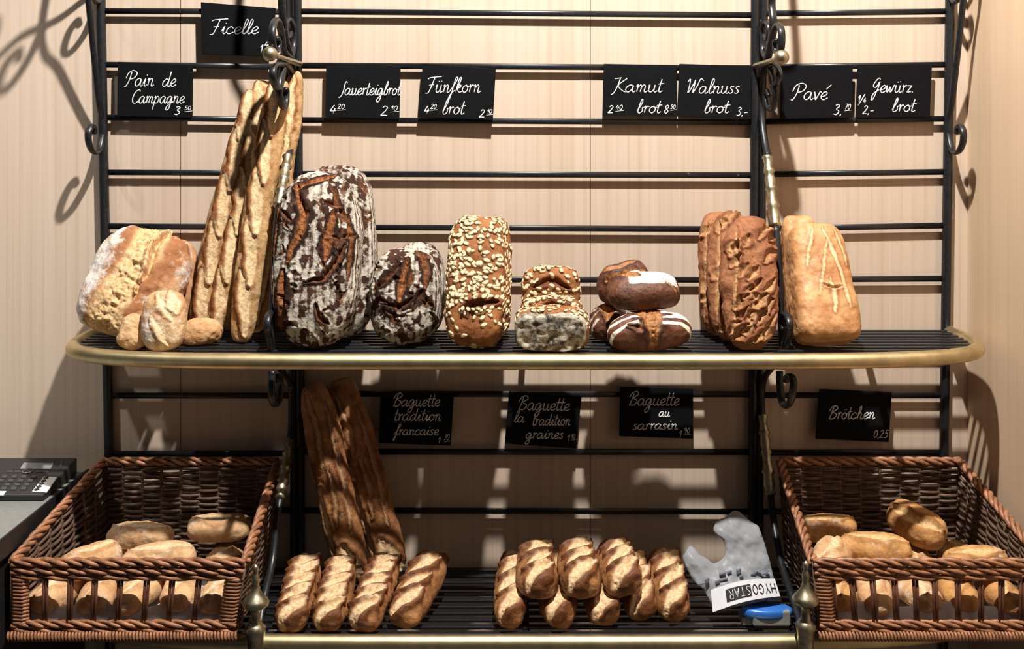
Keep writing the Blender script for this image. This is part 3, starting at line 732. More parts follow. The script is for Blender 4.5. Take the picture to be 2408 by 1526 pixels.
# --- three small rolls
standing('small_roll', 310, -.222, 324, 746, -.196, 78, .05, B_ROLL, 'small pale roll half hidden left of the front roll', 'bread roll', 'small rolls at the left end of the shelf',
         seed=8, pe=2.6, flour=.26, toast=.6, lump=.006, fine=.002, nt=90, na=90)
r_, d_ = bread('small_roll', at(520, 786, -.165), at(425, 790, -.165), 66, .055, (0, -.45, 1), B_ROLL, 'small golden roll lying right of the front roll, beside the ficelles', 'bread roll', 'small rolls at the left end of the shelf',
      rest=ZU + .0006, seed=9, pe=2.8, flour=.12, toast=.42, lump=.006, fine=.002, nt=90, na=90)
standing('small_roll', 382, -.237, 392, 688, -.205, 102, .06, B_ROLL, 'small slashed roll standing upright in front of the country loaf', 'bread roll', 'small rolls at the left end of the shelf',
         seed=10, pe=3, ce=2.6, nt=110, na=120, flour=.32, toast=.62,
         scores=[dict(p=[(-.15, .88), (.25, .72), (.5, .52)], w=.012, d=.002, lip=.003, ear=1), dict(p=[(-.3, .5), (.1, .35), (.35, .12)], w=.012, d=.002, lip=.003, ear=1), dict(p=[(.3, .97), (.62, .75), (.7, .6)], w=.010, d=.001, lip=.003)])
# --- ficelles
def slashes(n, a0=-.45, a1=.45, w=.010, d=.002, lip=.004, b0=.03, b1=.97, over=1.25, **kw):
    out = []
    for k in range(n):
        c0 = b0 + (b1 - b0) * k / n; c1 = min(.985, c0 + (b1 - b0) / n * over)
        out.append(dict(p=[(a0, c0), ((a0 + a1) / 2 + .1, (c0 + c1) / 2), (a1, c1)], w=w, d=d, lip=lip, **kw))
    return out
fic = [(606, -.050, 704, 168, -.018, 50, 'thin ficelle standing rearmost, its tip beyond the scroll bracket'),
       (458, -.085, 596, 212, -.040, 64, 'leftmost leaning ficelle with rounded brown tip'),
       (508, -.100, 630, 191, -.030, 60, 'middle leaning ficelle between two others'),
       (560, -.150, 652, 190, -.060, 66, 'front ficelle with long pale slashes, reaching lowest on the shelf')]
for i, (bp, by, tp, tpy, ty, wpx, lab) in enumerate(fic):
    standing('ficelle', bp, by, tp, tpy, ty, wpx, .044, B_FIC, lab, 'baguette', 'ficelles leaning on the rack', seed=20 + i, pe=4.2, ce=2.1, back=.9, nt=190, na=60, lump=.006, lf=16, flour=.12, toast=.58,
             bend=.006 * (1 if i % 2 else -1), scores=slashes(5, .34, -.34, .0125, .000, .0052, edge=1.3, ear=-1) if i else slashes(3, .2, .0, .006, .001, .002))
# --- dark floury sourdough loaves
def rye_scores(rng, n, big):
    sc = [dict(q, halo=.75, w=q['w'] * .85, rough=.004) for q in big]
    for _ in range(n):
        a, b = rng.uniform(-.85, .85), rng.uniform(.06, .94); t = rng.uniform(0, 6.28); l = rng.uniform(.05, .16)
        sc.append(dict(p=[(a, b), (a + l * math.cos(t) * 1.2 + rng.uniform(-.08, .08), b + l * .4 * math.sin(t)), (a + 2 * l * math.cos(t), b + l * math.sin(t))], w=rng.uniform(.003, .007), d=.003, lip=.0015, open=rng.uniform(.0, .5), edge=.3))
    return sc
def f_rye(fr):
    def fn(a, b, front, P, fl):
        rings = .5 + .5 * np.sin(P[:, 1] * 2 * math.pi / .0085 + 1.2 * fbm(P, 25, 2, 3))
        side = sstep(.72, .93, np.abs(a))
        pat = .60 + .70 * fbm(P, 42, 3, fr) - 1.0 * sstep(.04, .34, fbm(P, 80, 3, fr + 3))
        stripes = .50 + .35 * (np.sin(a * 38 + 2 * fbm(P, 20, 2, 5)) > -.3)
        return (1 - side) * (pat * .55 + stripes * .45) + side * (.40 + .46 * rings)
    return fn
def hide_flour(sc):
    return sc
rng = random.Random(4)
big1 = [dict(p=[(-.72, .05), (-.62, .22), (-.66, .40)], w=.013, d=.006, lip=.002), dict(p=[(-.55, .46), (-.30, .60), (-.22, .72), (-.45, .90)], w=.012, d=.006, lip=.002),
        dict(p=[(.28, .46), (.36, .58), (.42, .74)], w=.012, d=.006, lip=.002), dict(p=[(-.1, .33), (.3, .36), (.6, .48), (.68, .55)], w=.007, d=.006, lip=.003, open=.5),
        dict(p=[(-.5, .88), (0, .93), (.35, .97)], w=.010, d=.005, lip=.002), dict(p=[(.78, .35), (.82, .6), (.74, .72)], w=.006, d=.005, open=.6), dict(p=[(-.9, .5), (-.86, .7), (-.8, .8)], w=.006, d=.005),
        dict(p=[(.1, .22), (.2, .14), (.4, .11)], w=.006, d=.005, open=.5), dict(p=[(.15, .8), (.5, .77), (.4, .88)], w=.006, d=.005, open=.7)]
standing('sourdough_loaf', 796, -.110, 794, 394, -.030, 182, .10, B_RYE, 'tall dark sourdough loaf standing behind the biggest one, its floury side showing', 'bread', 'dark floury sourdough loaves',
         seed=31, pe=3.1, ce=2.8, nt=130, na=130, lump=.004, flour_fn=f_rye(2), scores=rye_scores(rng, 26, []))
standing('sourdough_loaf', 737, -.205, 757, 413, -.118, 208, .12, B_RYE, 'biggest dark sourdough loaf, floury with orange cracks, beside the ficelles', 'bread', 'dark floury sourdough loaves',
         seed=33, pe=2.8, ce=2.5, nt=220, na=220, lump=.005, flour_fn=f_rye(3), scores=rye_scores(rng, 46, big1))
big2 = [dict(p=[(-.1, .42), (.0, .62), (.08, .84)], w=.010, d=.007, lip=.003), dict(p=[(-.75, .55), (-.35, .7), (-.1, .8)], w=.008, d=.006, open=.3), dict(p=[(.5, .9), (.62, .72), (.6, .55)], w=.008, d=.005, open=.6),
        dict(p=[(-.5, .38), (-.1, .36), (.3, .45)], w=.007, d=.006, open=.2), dict(p=[(.3, .35), (.5, .5), (.75, .38)], w=.007, d=.006, open=.1), dict(p=[(-.9, .3), (-.7, .45), (-.4, .4)], w=.007, d=.006, open=.3)]
standing('sourdough_loaf', 988, -.095, 986, 573, -.045, 124, .08, B_RYE, 'small dark sourdough loaf tucked behind the small front one', 'bread', 'dark floury sourdough loaves',
         seed=35, pe=2.6, ce=2.5, nt=100, na=110, lump=.004, flour_fn=f_rye(6), scores=rye_scores(rng, 14, []))
standing('sourdough_loaf', 952, -.175, 955, 588, -.125, 168, .10, B_RYE, 'small round-topped dark sourdough loaf left of the oat loaf', 'bread', 'dark floury sourdough loaves',
         seed=37, pe=2.5, ce=2.4, nt=150, na=160, lump=.006, flour_fn=f_rye(8), scores=rye_scores(rng, 34, big2))
# --- oat loaves
o1, d1 = standing('oat_loaf', 1148, -.115, 1152, 519, -.050, 102, .09, B_OAT, 'tall oat loaf standing behind the front oat loaf, only its side showing', 'bread', 'oat covered loaves',
         seed=41, pe=4.5, ce=3.4, nt=110, na=120, lump=.004, toast=.5)
flakes(o1, d1, 300, 1, M_OAT)
o1, d1 = standing('oat_loaf', 1112, -.212, 1128, 523, -.125, 138, .10, B_OAT, 'tall upright oat-covered loaf with a dark crease near its base', 'bread', 'oat covered loaves',
         seed=43, pe=4.2, ce=3.3, nt=150, na=150, lump=.005, toast=.52, scores=[dict(p=[(-.35, .25), (.15, .28), (.75, .31)], w=.011, d=.010, lip=.004, edge=.6)])
flakes(o1, d1, 560, 2, M_OAT, cond=lambda p: p[2] > .045 or random.Random(int(p[0] * 1e5)).random() < .1)
# --- seeded tin loaves: cut half in front, two leaning behind
zc = ZU
def seeded(B, T, wpx, th, lab, seed, n, **kw):
    o, d = bread('seeded_loaf', B, T, wpx, th, (0, -.35, 1), B_OAT, lab, 'bread', 'seeded oat loaves', seed=seed, pe=5.5, ce=3.6, back=.9, nt=90, na=110, lump=.005, toast=.55, **kw)
    flakes(o, d, n, seed, M_OAT)
    return o, d
for (bx, by, tx, tpy, ty, wpx, th, lab, sd_, n) in [
        (1296, -.135, 1297, 626, -.122, 138, .050, 'oat-topped loaf rearmost and tallest behind the cut half', 51, 230),
        (1298, -.174, 1298, 694, -.166, 148, .044, 'oat-topped loaf middle of three, directly behind the cut half', 53, 200)]:
    o, d = standing('seeded_loaf', bx, by, tx, tpy, ty, wpx, th, B_OAT, lab, 'bread', 'seeded oat loaves', face=(0, -1, .3), seed=sd_, pe=4.0, ce=3.4, nt=90, na=110, lump=.006, toast=.5,
                    scores=[dict(p=[(-.6, .72), (.0, .82), (.6, .7)], w=.009, d=.006, lip=.003), dict(p=[(-.9, .35), (-.6, .4), (-.3, .3)], w=.008, d=.006)])
    flakes(o, d, n, sd_, M_OAT)
of, df = seeded(at(1296, 786, -.250), at(1296, 764, -.203), 172, .078, 'halved seeded loaf with grey open crumb facing out', 55, 190)
bb = [of.matrix_world @ v.co for v in of.data.vertices]; of.location.z += ZU + .0006 - min(v.z for v in bb)
# crumb face of the halved loaf
def crumb_face(o, W, T, seed):
    na, nr = 90, 22
    ph = np.linspace(0, 2 * math.pi, na, endpoint=False); c, q = np.cos(ph), np.sin(ph); e = 3.6
    cx = np.sign(c) * np.abs(c) ** (2 / e) * W / 2; cy = -np.sign(q) * np.abs(q) ** (2 / e) * T / 2; cy = np.where(cy > 0, cy * .9, cy)
    V = [(0, 0)]
    for r in range(1, nr + 1): V += [(x * r / nr, y * r / nr) for x, y in zip(cx, cy)]
    V = np.array(V); rr = np.concatenate([[0], np.repeat(np.arange(1, nr + 1) / nr, na)])
    P = np.column_stack([V, np.zeros(len(V))])
    z = -.0075 + .0035 * fbm(P, 90, 3, seed) + .005 * sstep(.15, .6, fbm(P, 55, 2, seed + 2)) + .014 * sstep(.9, 1, rr)
    P[:, 2] = z
    F = [(0, 1 + (k + 1) % na, 1 + k) for k in range(na)]
    for r in range(nr - 1):
        for k in range(na):
            k2 = (k + 1) % na; a = 1 + r * na; F.append((a + k, a + k2, a + na + k2, a + na + k))
    me = bpy.data.meshes.new('cut_face'); me.from_pydata(P.tolist(), [], F); me.polygons.foreach_set('use_smooth', [True] * len(me.polygons)); me.materials.append(B_CRUMB)
    c = link(bpy.data.objects.new('cut_face', me), o); c['label'] = 'grey seeded crumb on the cut end'
crumb_face(of, 168 * S * (CAM_D - .19) / CAM_D, .074, 3)
# --- dark walnut breads, two on two
def f_wal(fr, amt):
    def fn(a, b, front, P, fl):
        c = np.abs(b - .5)
        st = np.sin((a * (1.15 - .7 * c)) * 17 + 2.2 * fbm(P, 22, 2, fr) + 5 * c)
        z1 = sstep(-.85, -.45, a) * sstep(.8, .5, a) * sstep(.06, .16, c)
        solid = sstep(.66, .80, b + .08 * fbm(P, 40, 3, fr)) * sstep(.15, -.15, a)
        return fl * .3 + amt * z1 * sstep(-.15, .45, st + .7 * fbm(P, 55, 3, fr)) * np.maximum(sstep(-.35, .15, fbm(P, 16, 2, fr + 4)), sstep(.56, .62, b)) + .8 * solid * sstep(.2, .5, front)
    return fn
UPF = (0, -.55, 1)
bread('walnut_bread', at(1385, 778, -.125), at(1478, 758, -.115), 86, .075, UPF, B_DARK, 'dark floury walnut bread behind at lower left of its pile', 'bread', 'dark walnut breads', rest=ZU + .0006,
      seed=61, pe=2.4, ce=2.2, nt=100, na=110, lump=.006, flour_fn=f_wal(1, .55), toast=.4, scores=[dict(p=[(-.4, .35), (.2, .5), (.6, .42)], w=.012, d=.006)])
bread('walnut_bread', at(1428, 792, -.225), at(1624, 782, -.215), 92, .082, UPF, B_DARK, 'dark walnut bread with white stripes and burst middle, front bottom of its pile', 'bread', 'dark walnut breads', rest=ZU + .0006,
      seed=63, pe=2.5, ce=2.3, nt=150, na=130, lump=.004, flour_fn=f_wal(4, .85), toast=.45,
      scores=[dict(p=[(-.85, .50), (-.3, .47), (.2, .52), (.85, .50)], w=.026, d=-.001, lip=.003, rough=.006), dict(p=[(.4, .22), (.62, .36), (.2, .4)], w=.006, d=.005, lip=.003, open=.2)])
bread('walnut_bread', at(1404, 690, -.13), at(1530, 652, -.12), 92, .08, UPF, B_DARK, 'dark rough walnut bread behind at upper left of its pile', 'bread', 'dark walnut breads',
      seed=65, pe=2.4, ce=2.2, nt=110, na=110, lump=.008, flour=.1, toast=.3, scores=[dict(p=[(.3, .2), (.5, .5), (.2, .85)], w=.014, d=.004, rough=.006), dict(p=[(-.5, .2), (-.2, .5), (-.5, .8)], w=.010, d=.005)])
def f_wtop(a, b, front, P, fl): return fl * .2 + 1.0 * sstep(.52, .34, a + .2 * fbm(P, 40, 3, 5)) * sstep(-.95, -.7, a) * sstep(.22, .34, b + .05 * fbm(P, 40, 2, 7)) * sstep(.98, .9, b)
bread('walnut_bread', at(1428, 693, -.205), at(1598, 686, -.195), 100, .072, UPF, B_DARK, 'smooth brown walnut bread with white floured top, crowning its pile', 'bread', 'dark walnut breads',
      seed=67, pe=2.7, ce=2.4, nt=140, na=120, lump=.003, flour_fn=f_wtop, toast=.55, scores=[dict(p=[(-.7, .06), (-.45, .3), (-.2, .42)], w=.015, d=.003, lip=.003, rough=.006), dict(p=[(.30, .70), (.38, .84), (.75, .94)], w=.0035, d=.002, open=.7), dict(p=[(.12, .74), (.25, .9), (.6, .97)], w=.003, d=.002, open=.7)])
# --- brown rustic loaves in a row
def gew_scores(seed, n):
    r = random.Random(seed); sc = [dict(p=[(-.62, .1), (-.5, .5), (-.45, .9)], w=.005, d=.004, lip=.005, ear=1), dict(p=[(-.2, .05), (.3, .1), (.8, .27)], w=.006, d=.003, lip=.005)]
    for _ in range(n):
        a, b = r.uniform(-.6, .85), r.uniform(.08, .95); l = r.uniform(.08, .22)
        sc.append(dict(p=[(a - l, b - .03), (a, b + r.uniform(-.02, .05)), (a + l, b + .06)], w=r.uniform(.005, .013), d=r.uniform(.002, .005), lip=.003, open=r.uniform(.3, 1)))
    return sc
standing('rustic_loaf', 1690, -.085, 1688, 500, -.028, 92, .075, B_BRWN, 'brown rustic loaf leftmost and rearmost of three beside the bracket', 'bread', 'brown rustic loaves', face=(-.25, -1, .1),
         seed=71, pe=2.9, ce=2.6, nt=120, na=120, lump=.006, flour=.12, scores=gew_scores(1, 12))
standing('rustic_loaf', 1722, -.150, 1718, 503, -.083, 112, .058, B_BRWN, 'brown rustic loaf in the middle of three, ridge of crust at its top', 'bread', 'brown rustic loaves', face=(-.2, -1, .1),
         seed=72, pe=2.9, ce=2.6, nt=120, na=120, lump=.006, flour=.16, scores=gew_scores(2, 12))
standing('rustic_loaf', 1764, -.219, 1760, 510, -.148, 134, .075, B_BRWN, 'brown rustic loaf in front of two others, torn crust facing out', 'bread', 'brown rustic loaves', face=(-.08, -1, .1),
         seed=73, pe=2.7, ce=2.4, nt=190, na=180, lump=.007, flour=.14, scores=gew_scores(3, 26))
# --- golden tin loaves
standing('tin_loaf', 1893, -.125, 1872, 522, -.030, 82, .085, B_TIN, 'golden tin loaf standing behind, its top beside the bracket', 'bread', 'golden tin loaves', face=(-.1, -1, .1),
         seed=81, pe=6, ce=4.5, nt=90, na=100, lump=.004, toast=.5)
standing('tin_loaf', 1945, -.205, 1906, 550, -.115, 142, .10, B_TIN, 'golden tin loaf in front with pale scored lines, leaning right of the bracket', 'bread', 'golden tin loaves', face=(.06, -1, .12),
         seed=83, pe=6.5, ce=4.0, nt=150, na=150, lump=.004, toast=.52, taper=-.22, flour=.16,
         scores=[dict(p=[(-.6, .6), (-.2, .95)], w=.0035, d=.001, lip=.001, open=.9), dict(p=[(-.35, .35), (.2, .85)], w=.003, d=.001, lip=.001, open=.8), dict(p=[(.1, .95), (.5, .55), (.6, .25)], w=.004, d=.001, lip=.001, open=.9),
                 dict(p=[(.5, .95), (.78, .6)], w=.003, d=.001, lip=.001, open=.8), dict(p=[(-.2, .45), (.2, .4), (.55, .42)], w=.004, d=.004, lip=.002, open=.3), dict(p=[(.1, .2), (.15, .35), (.1, .5)], w=.005, d=.001, open=.9)])

# --- lower shelf: leaning baguettes
for i, (bp, by, tp, tpy, ty, wpx, lab) in enumerate([(834, -.082, 736, 903, -.070, 84, 'left leaning baguette under the shelf, sun-spotted crust'), (928, -.050, 799, 893, -.024, 86, 'right leaning baguette under the shelf, in shade')]):
    lab = lab.replace('sun-spotted crust', 'beside the double post').replace('in shade', 'left of the tradition sign')
    bread('baguette', base(bp, by, ZL + .001), at(tp, tpy, ty), wpx, .050, (0, -1, .1), B_BAG, lab, 'baguette', 'baguettes leaning under the upper shelf', rest=ZL + .0006, seed=90 + i, pe=4, ce=2.1, back=.85, nt=170, na=70,
          lump=.005, lf=18, toast=.45, flour=.12, scores=[dict(p=[(-.55, .0), (-.72, .25), (-.68, .5)], w=.007, d=.003, lip=.004, open=.8), dict(p=[(.5, .02), (.15, .09), (-.05, .2)], w=.018, d=.0, lip=.005, rough=.004),
                  dict(p=[(.5, .25), (.66, .5), (.55, .9)], w=.005, d=.003, lip=.003, open=.35), dict(p=[(-.2, .3), (.1, .45), (.0, .6)], w=.006, d=.002, lip=.003, open=.3), dict(p=[(-.3, .6), (-.1, .75), (-.4, .95)], w=.006, d=.002, open=.3)])
# --- lower shelf: lying baguettes, ends to the front
def lying(fp, fpy, fy, rp, rpy, ry, wpx, th, lab, group, seed, rest=ZL + .0006, n=6, **kw):
    sc = slashes(n, -.6, .5, .0145, .002, .0085, b0=.0, b1=.98, over=1.25, ear=1, edge=1.2, rough=.004) if n else []
    return bread('scored_baguette', at(fp, fpy, fy), at(rp, rpy, ry), wpx, th, (0, 0, 1), B_BAG, lab, 'baguette', group, rest=rest, seed=seed, pe=3.6, ce=2.2, back=.8, nt=150, na=84, lump=.005, lf=25,
                 toast=.55, flour=.14, scores=sc, **kw)
g1 = 'scored baguettes lying at left on lower shelf'
for i, (fp, fpy, rp, lab) in enumerate([(682, 1452, 722, 'leftmost scored baguette of four, beside the brass finial'), (768, 1452, 806, 'second scored baguette from the left of four on lower shelf'),
                                   (850, 1452, 912, 'third scored baguette from the left of four on lower shelf'), (944, 1446, 1020, 'rightmost scored baguette of four, turned outward beside the empty slats')]):
    lying(fp, fpy, -.306 if i < 3 else -.29, rp, 1300, -.122, 84 if i < 3 else 92, .058, lab, g1, 100 + i, n=6 if i < 3 else 4)
g2 = 'baguettes heaped in the middle of lower shelf'
for i, (fp, fpy, fy, rp, w_, lab) in enumerate([(1197, 1450, -.295, 1206, 76, 'bottom baguette at the left edge of the heap'), (1316, 1455, -.293, 1296, 86, 'bottom baguette wedged under the left and middle upper ones'),
                                       (1424, 1448, -.285, 1392, 86, 'bottom baguette wedged under the middle and right upper ones'), (1510, 1438, -.262, 1480, 76, 'bottom baguette in shade under the right upper one'),
                                       (1590, 1440, -.265, 1556, 84, 'single baguette lying right of the heap, next to the plastic glove')]):
    lying(fp, fpy, fy, rp, 1300, -.115, w_, .060, lab, g2, 110 + i, n=4)
for i, (fp, rp, w_, lab) in enumerate([(1268, 1258, 98, 'upper left baguette on top of the heap'), (1369, 1352, 98, 'upper middle baguette on top of the heap'), (1470, 1440, 95, 'upper right baguette on top of the heap')]):
    lying(fp, 1385, -.292 if i < 2 else -.28, rp, 1290, -.135, w_, .062, lab, g2, 120 + i, rest=ZL + .048, n=4)

# ------------------------------------------------------------------ wicker baskets
def lerp(a, b, t): return Vector(a) * (1 - t) + Vector(b) * t
def weave(name, c00, c10, c01, c11, rows_, stakes, mat, parent, r=.0030, amp=.0036, seed=0, nseg=4):
    """woven wall: corners bottom-left, bottom-right, top-left, top-right"""
    c00, c10, c01, c11 = map(Vector, (c00, c10, c01, c11)); rng = random.Random(seed)
    nrm = (c10 - c00).cross(c01 - c00).normalized(); m = MB()
    for i in range(rows_):
        v = (i + .5) / rows_; pts = []
        n = stakes * nseg; jit = rng.uniform(-.15, .15) / rows_
        for k in range(n + 1):
            u = k / n; p = lerp(lerp(c00, c10, u), lerp(c01, c11, u), v + jit + .25 / rows_ * math.sin(u * 9 + i))
            pts.append(p + nrm * (amp * math.sin(math.pi * (stakes * u + i)) + rng.uniform(-.0003, .0003)))
        m.tube(pts, r * rng.uniform(.85, 1.15), 6)
    for s in range(stakes + 1):
        u = (s + (0 if s else .02) - (0 if s < stakes else .02)) / stakes
        m.tube([lerp(c00, c10, u), lerp(c01, c11, u)], .0028, 6)
    return m.build(name, mat, parent)

def rope(name, pts, R, r, strands, pitch, mat, parent, seed=0, squash=1.0):
    pts = [Vector(p) for p in pts]; d = [0]
    for a, b in zip(pts, pts[1:]): d.append(d[-1] + (b - a).length)
    Ltot = d[-1]; n = max(12, int(Ltot / pitch * 9)); m = MB(); rng = random.Random(seed)
    for s in range(strands):
        q = []
        for k in range(n + 1):
            x = Ltot * k / n; j = max(i for i in range(len(d)) if d[i] <= x + 1e-9); j = min(j, len(pts) - 2)
            t = (x - d[j]) / max(1e-9, d[j + 1] - d[j]); p = lerp(pts[j], pts[j + 1], t); ax = (pts[j + 1] - pts[j]).normalized()
            a = Vector((0, 0, 1)) - ax * ax.z
            a = a.normalized() if a.length > .1 else ax.orthogonal().normalized(); b = ax.cross(a)
            an = 2 * math.pi * (x / pitch + s / strands) + .25 * math.sin(x * 40 + seed)
            q.append(p + a * (math.cos(an) * R * squash) + b * (math.sin(an) * R))
        m.tube(q, r * rng.uniform(.85, 1.15), 6)
    return m.build(name, mat, parent)

def basket(rim_bl, rim_br, rim_fl, rim_fr, bot_bl, bot_br, bot_fl, bot_fr, stakes_px, label, seed):
    org = (bot_fl + bot_fr + bot_bl + bot_br) / 4; org.z = bot_fl.z
    bk = empty('wicker_basket', org); tag(bk, label, 'basket', 'wicker baskets on the lower shelf')
    w_ = bk
    up = Vector((0, 0, .014))
    B0, B1, B2, B3 = bot_bl + up, bot_br + up, bot_fl + up, bot_fr + up
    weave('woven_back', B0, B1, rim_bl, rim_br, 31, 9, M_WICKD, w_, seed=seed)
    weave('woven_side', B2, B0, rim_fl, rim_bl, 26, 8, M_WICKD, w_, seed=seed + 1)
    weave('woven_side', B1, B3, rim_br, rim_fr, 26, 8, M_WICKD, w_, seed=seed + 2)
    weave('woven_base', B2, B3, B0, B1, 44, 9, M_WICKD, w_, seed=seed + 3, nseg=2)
    rope('braided_rim', [rim_fl, rim_bl], .0052, .0042, 3, .062, M_WICK, w_, seed)
    rope('braided_rim', [rim_bl, rim_br], .0052, .0042, 3, .075, M_WICK, w_, seed + 1)
    rope('braided_rim', [rim_br, rim_fr], .0052, .0042, 3, .062, M_WICK, w_, seed + 2)
    dn = lambda p, t, q: lerp(p, q, t)
    # front: two-row rail, sticks, lower rail, wrapped foot
    rope('braided_rim', [rim_fl, rim_fr], .0046, .0040, 3, .085, M_WICK, w_, seed + 3, 1.0)
    rope('front_rail', [lerp(rim_fl, B2, .12), lerp(rim_fr, B3, .12)], .0040, .0038, 3, .090, M_WICK, w_, seed + 4)
    rope('front_rail', [lerp(rim_fl, B2, .21), lerp(rim_fr, B3, .21)], .0030, .0036, 2, .095, M_WICK, w_, seed + 5)
    rope('front_rail', [lerp(rim_fl, B2, .88), lerp(rim_fr, B3, .88)], .0042, .0036, 3, .075, M_WICK, w_, seed + 6)
    rope('front_rail', [lerp(rim_fl, B2, .97), lerp(rim_fr, B3, .97)], .0036, .0036, 2, .085, M_WICK, w_, seed + 7)
    fl, fr = bot_fl + Vector((-.003, -.004, .0095)), bot_fr + Vector((.003, -.004, .0095))
    rope('wrapped_foot', [fl, fr], .0068, .0027, 1, .0056, M_WICK, w_, seed + 8)
    for px in stakes_px:
        u = px
        a = lerp(lerp(rim_fl, rim_fr, u), lerp(B2, B3, u), .15); b = lerp(lerp(rim_fl, rim_fr, u), lerp(B2, B3, u), .95)
        o = Vector((.0028, 0, 0))
        MB().tube([a - o, lerp(a, b, .5) - o * .8, b - o], .0026, 6).tube([a + o, lerp(a, b, .5) + o * 1.1, b + o], .0026, 6).build('front_stick', M_STAKE, w_)
    # woven corner columns
    for ra, ba, dx in ((rim_fl, B2, 1), (rim_fr, B3, -1)):
        m = MB()
        for k in range(13):
            t = .22 + .66 * (k + .5) / 13; c = lerp(ra, ba, t) + Vector((dx * .014, 0, 0))
            m.tube([c + Vector((-.015, .002, 0)), c + Vector((-.008, -.0035, .0006)), c + Vector((.006, -.0035, -.0004)), c + Vector((.014, .002, 0))], .0030, 6)
        m.build('corner_column', M_WICK, w_)
    return bk
FY, BY_ = -.345, -.035
def bp(xpx, y, z): return Vector((X(xpx), y, z))
zb = ZL + .0105
RF, RB = Z(300 + 862), Z(300 + 772)
basket(bp(258, BY_, RB), bp(662, BY_, RB), bp(212, FY, RF), bp(675, FY, RF), bp(268, BY_, zb), bp(646, BY_, zb), bp(212, FY, zb), bp(656, FY, zb),
       [.145, .255, .36, .47, .585, .695, .81], 'dark wicker basket at left beside the telephone, slatted front', 200)
basket(bp(1824, BY_, RB), bp(2240, BY_, RB), bp(1801, FY, RF), bp(2262, FY, RF), bp(1838, BY_, zb), bp(2230, BY_, zb), bp(1815, FY, zb), bp(2258, FY, zb),
       [.075, .16, .25, .345, .435, .52, .62, .72, .81, .9], 'dark wicker basket at right end by the side wall', 300)

def liner(x0, x1, y0, y1, z0, hfront, label, seed):
    nx, ny = 40, 34; V = []; F = []
    rng = np.random.RandomState(seed)
    for j in range(ny + 1):
        for i in range(nx + 1):
            u, v = i / nx, j / ny
            x = x0 + (x1 - x0) * u
            if v < .3: y = y0 + .016 * (1 - v / .3); z = z0 + hfront * (1 - v / .3) ** 1.4 * (1 - .3 * math.sin(u * 7 + seed) ** 2)
            else: y = y0 + (y1 - y0) * (v - .3) / .7; z = z0
            V.append((x, y, z))
    P = np.array(V); n = fbm(P, 22, 3, seed); P[:, 2] += .003 * (n + .6); P[:, 1] += .003 * np.abs(fbm(P, 30, 3, seed + 2))
    for j in range(ny):
        for i in range(nx): a = j * (nx + 1) + i; F.append((a, a + 1, a + nx + 2, a + nx + 1))
    o = mesh_obj('paper_liner', [tuple(p) for p in P], F, M_PAPER, None, ((x0 + x1) / 2, (y0 + y1) / 2, z0))
    s = o.modifiers.new('thickness', 'SOLIDIFY'); s.thickness = .0005
    tag(o, label, 'paper', 'paper liners in the baskets')
liner(X(232), X(644), FY + .012, BY_ - .02, zb + .019, .030, 'white paper lining the left wicker basket under its rolls', 1)
liner(X(1826), X(2240), FY + .012, BY_ - .02, zb + .019, .034, 'white paper lining the right wicker basket under its rolls', 2)

# rolls in the baskets
ROLLM = []
for i in range(5):
    L_, W_ = [(.115, .062), (.125, .058), (.105, .066), (.13, .055), (.12, .06)][i]
    d = loaf_data(L_, W_, .050, pe=3.0, ce=2.4, back=.7, nt=70, na=70, lump=.004, flour=.34, toast=.62, seed=130 + i,
                  scores=[dict(p=[(-.25, .12), (.15, .5), (-.1, .9)], w=.010, d=.001, lip=.004, ear=1)])
    ROLLM.append(d)
def mk_roll(i, mat, name='bread_roll'): return loaf_obj(name, ROLLM[i], mat)
def put_roll(o, c, ang, tilt, L):
    d = Vector((math.cos(ang) * math.cos(tilt), math.sin(ang) * math.cos(tilt), math.sin(tilt)))
    orient(o, Vector(c) - d * L / 2, Vector(c) + d * L / 2, (0, -.3, 1))
LR = [.115, .125, .105, .13, .12]
protos = {}
def roll(kind, mat, c, ang, tilt, label, group):
    key = (kind, mat.name)
    if key not in protos: protos[key] = o = mk_roll(kind, mat)
    else:
        o = protos[key].copy(); COL.objects.link(o)
    put_roll(o, c, ang, tilt, LR[kind]); tag(o, label, 'bread roll', group)
g = 'bread rolls in the left basket'
zf = zb + .028 + .020
for kind, px, y, z, ang, tilt, lab in [
    (0, 268, -.272, zf, 1.25, .05, 'roll at the front left corner inside the left basket'),
    (2, 352, -.275, zf - .003, 1.75, .0, 'floury roll second from the left behind the left basket sticks'),
    (1, 436, -.270, zf, 1.40, .05, 'pale roll behind the middle sticks of the left basket'),
    (0, 520, -.272, zf, 1.72, .0, 'roll second from the right behind the left basket sticks'),
    (4, 602, -.270, zf, 1.50, .05, 'roll at the front right corner inside the left basket'),
    (3, 330, -.130, zf, 1.45, .0, 'roll in the rear row of the left basket, leftmost'),
    (0, 450, -.135, zf, 1.65, .0, 'roll in the rear row of the left basket, at centre'),
    (2, 565, -.130, zf, 1.5, .0, 'roll in the rear row of the left basket, rightmost'),
    (3, 385, -.140, zf + .050, -.25, .08, 'long roll on top of the left basket pile, leftmost at the back'),
    (4, 548, -.100, zf + .050, .05, .0, 'plain golden roll topmost at back right of the left basket'),
    (1, 465, -.240, zf + .047, .2, .05, 'pale roll on top of the left basket pile, just over its rim'),
    (2, 322, -.238, zf + .044, .7, .1, 'small pale roll end peeking over the left basket rim')]:
    roll(kind, B_ROLL, bp(px, y, z), ang, tilt, lab, g)
B_SEED = bread_mat('brown_split_roll_crust', (.30, .12, .035), (.62, .33, .12), (.50, .27, .10), (.85, .60, .32), (.74, .68, .6), 60)
g = 'bread rolls in the right basket'
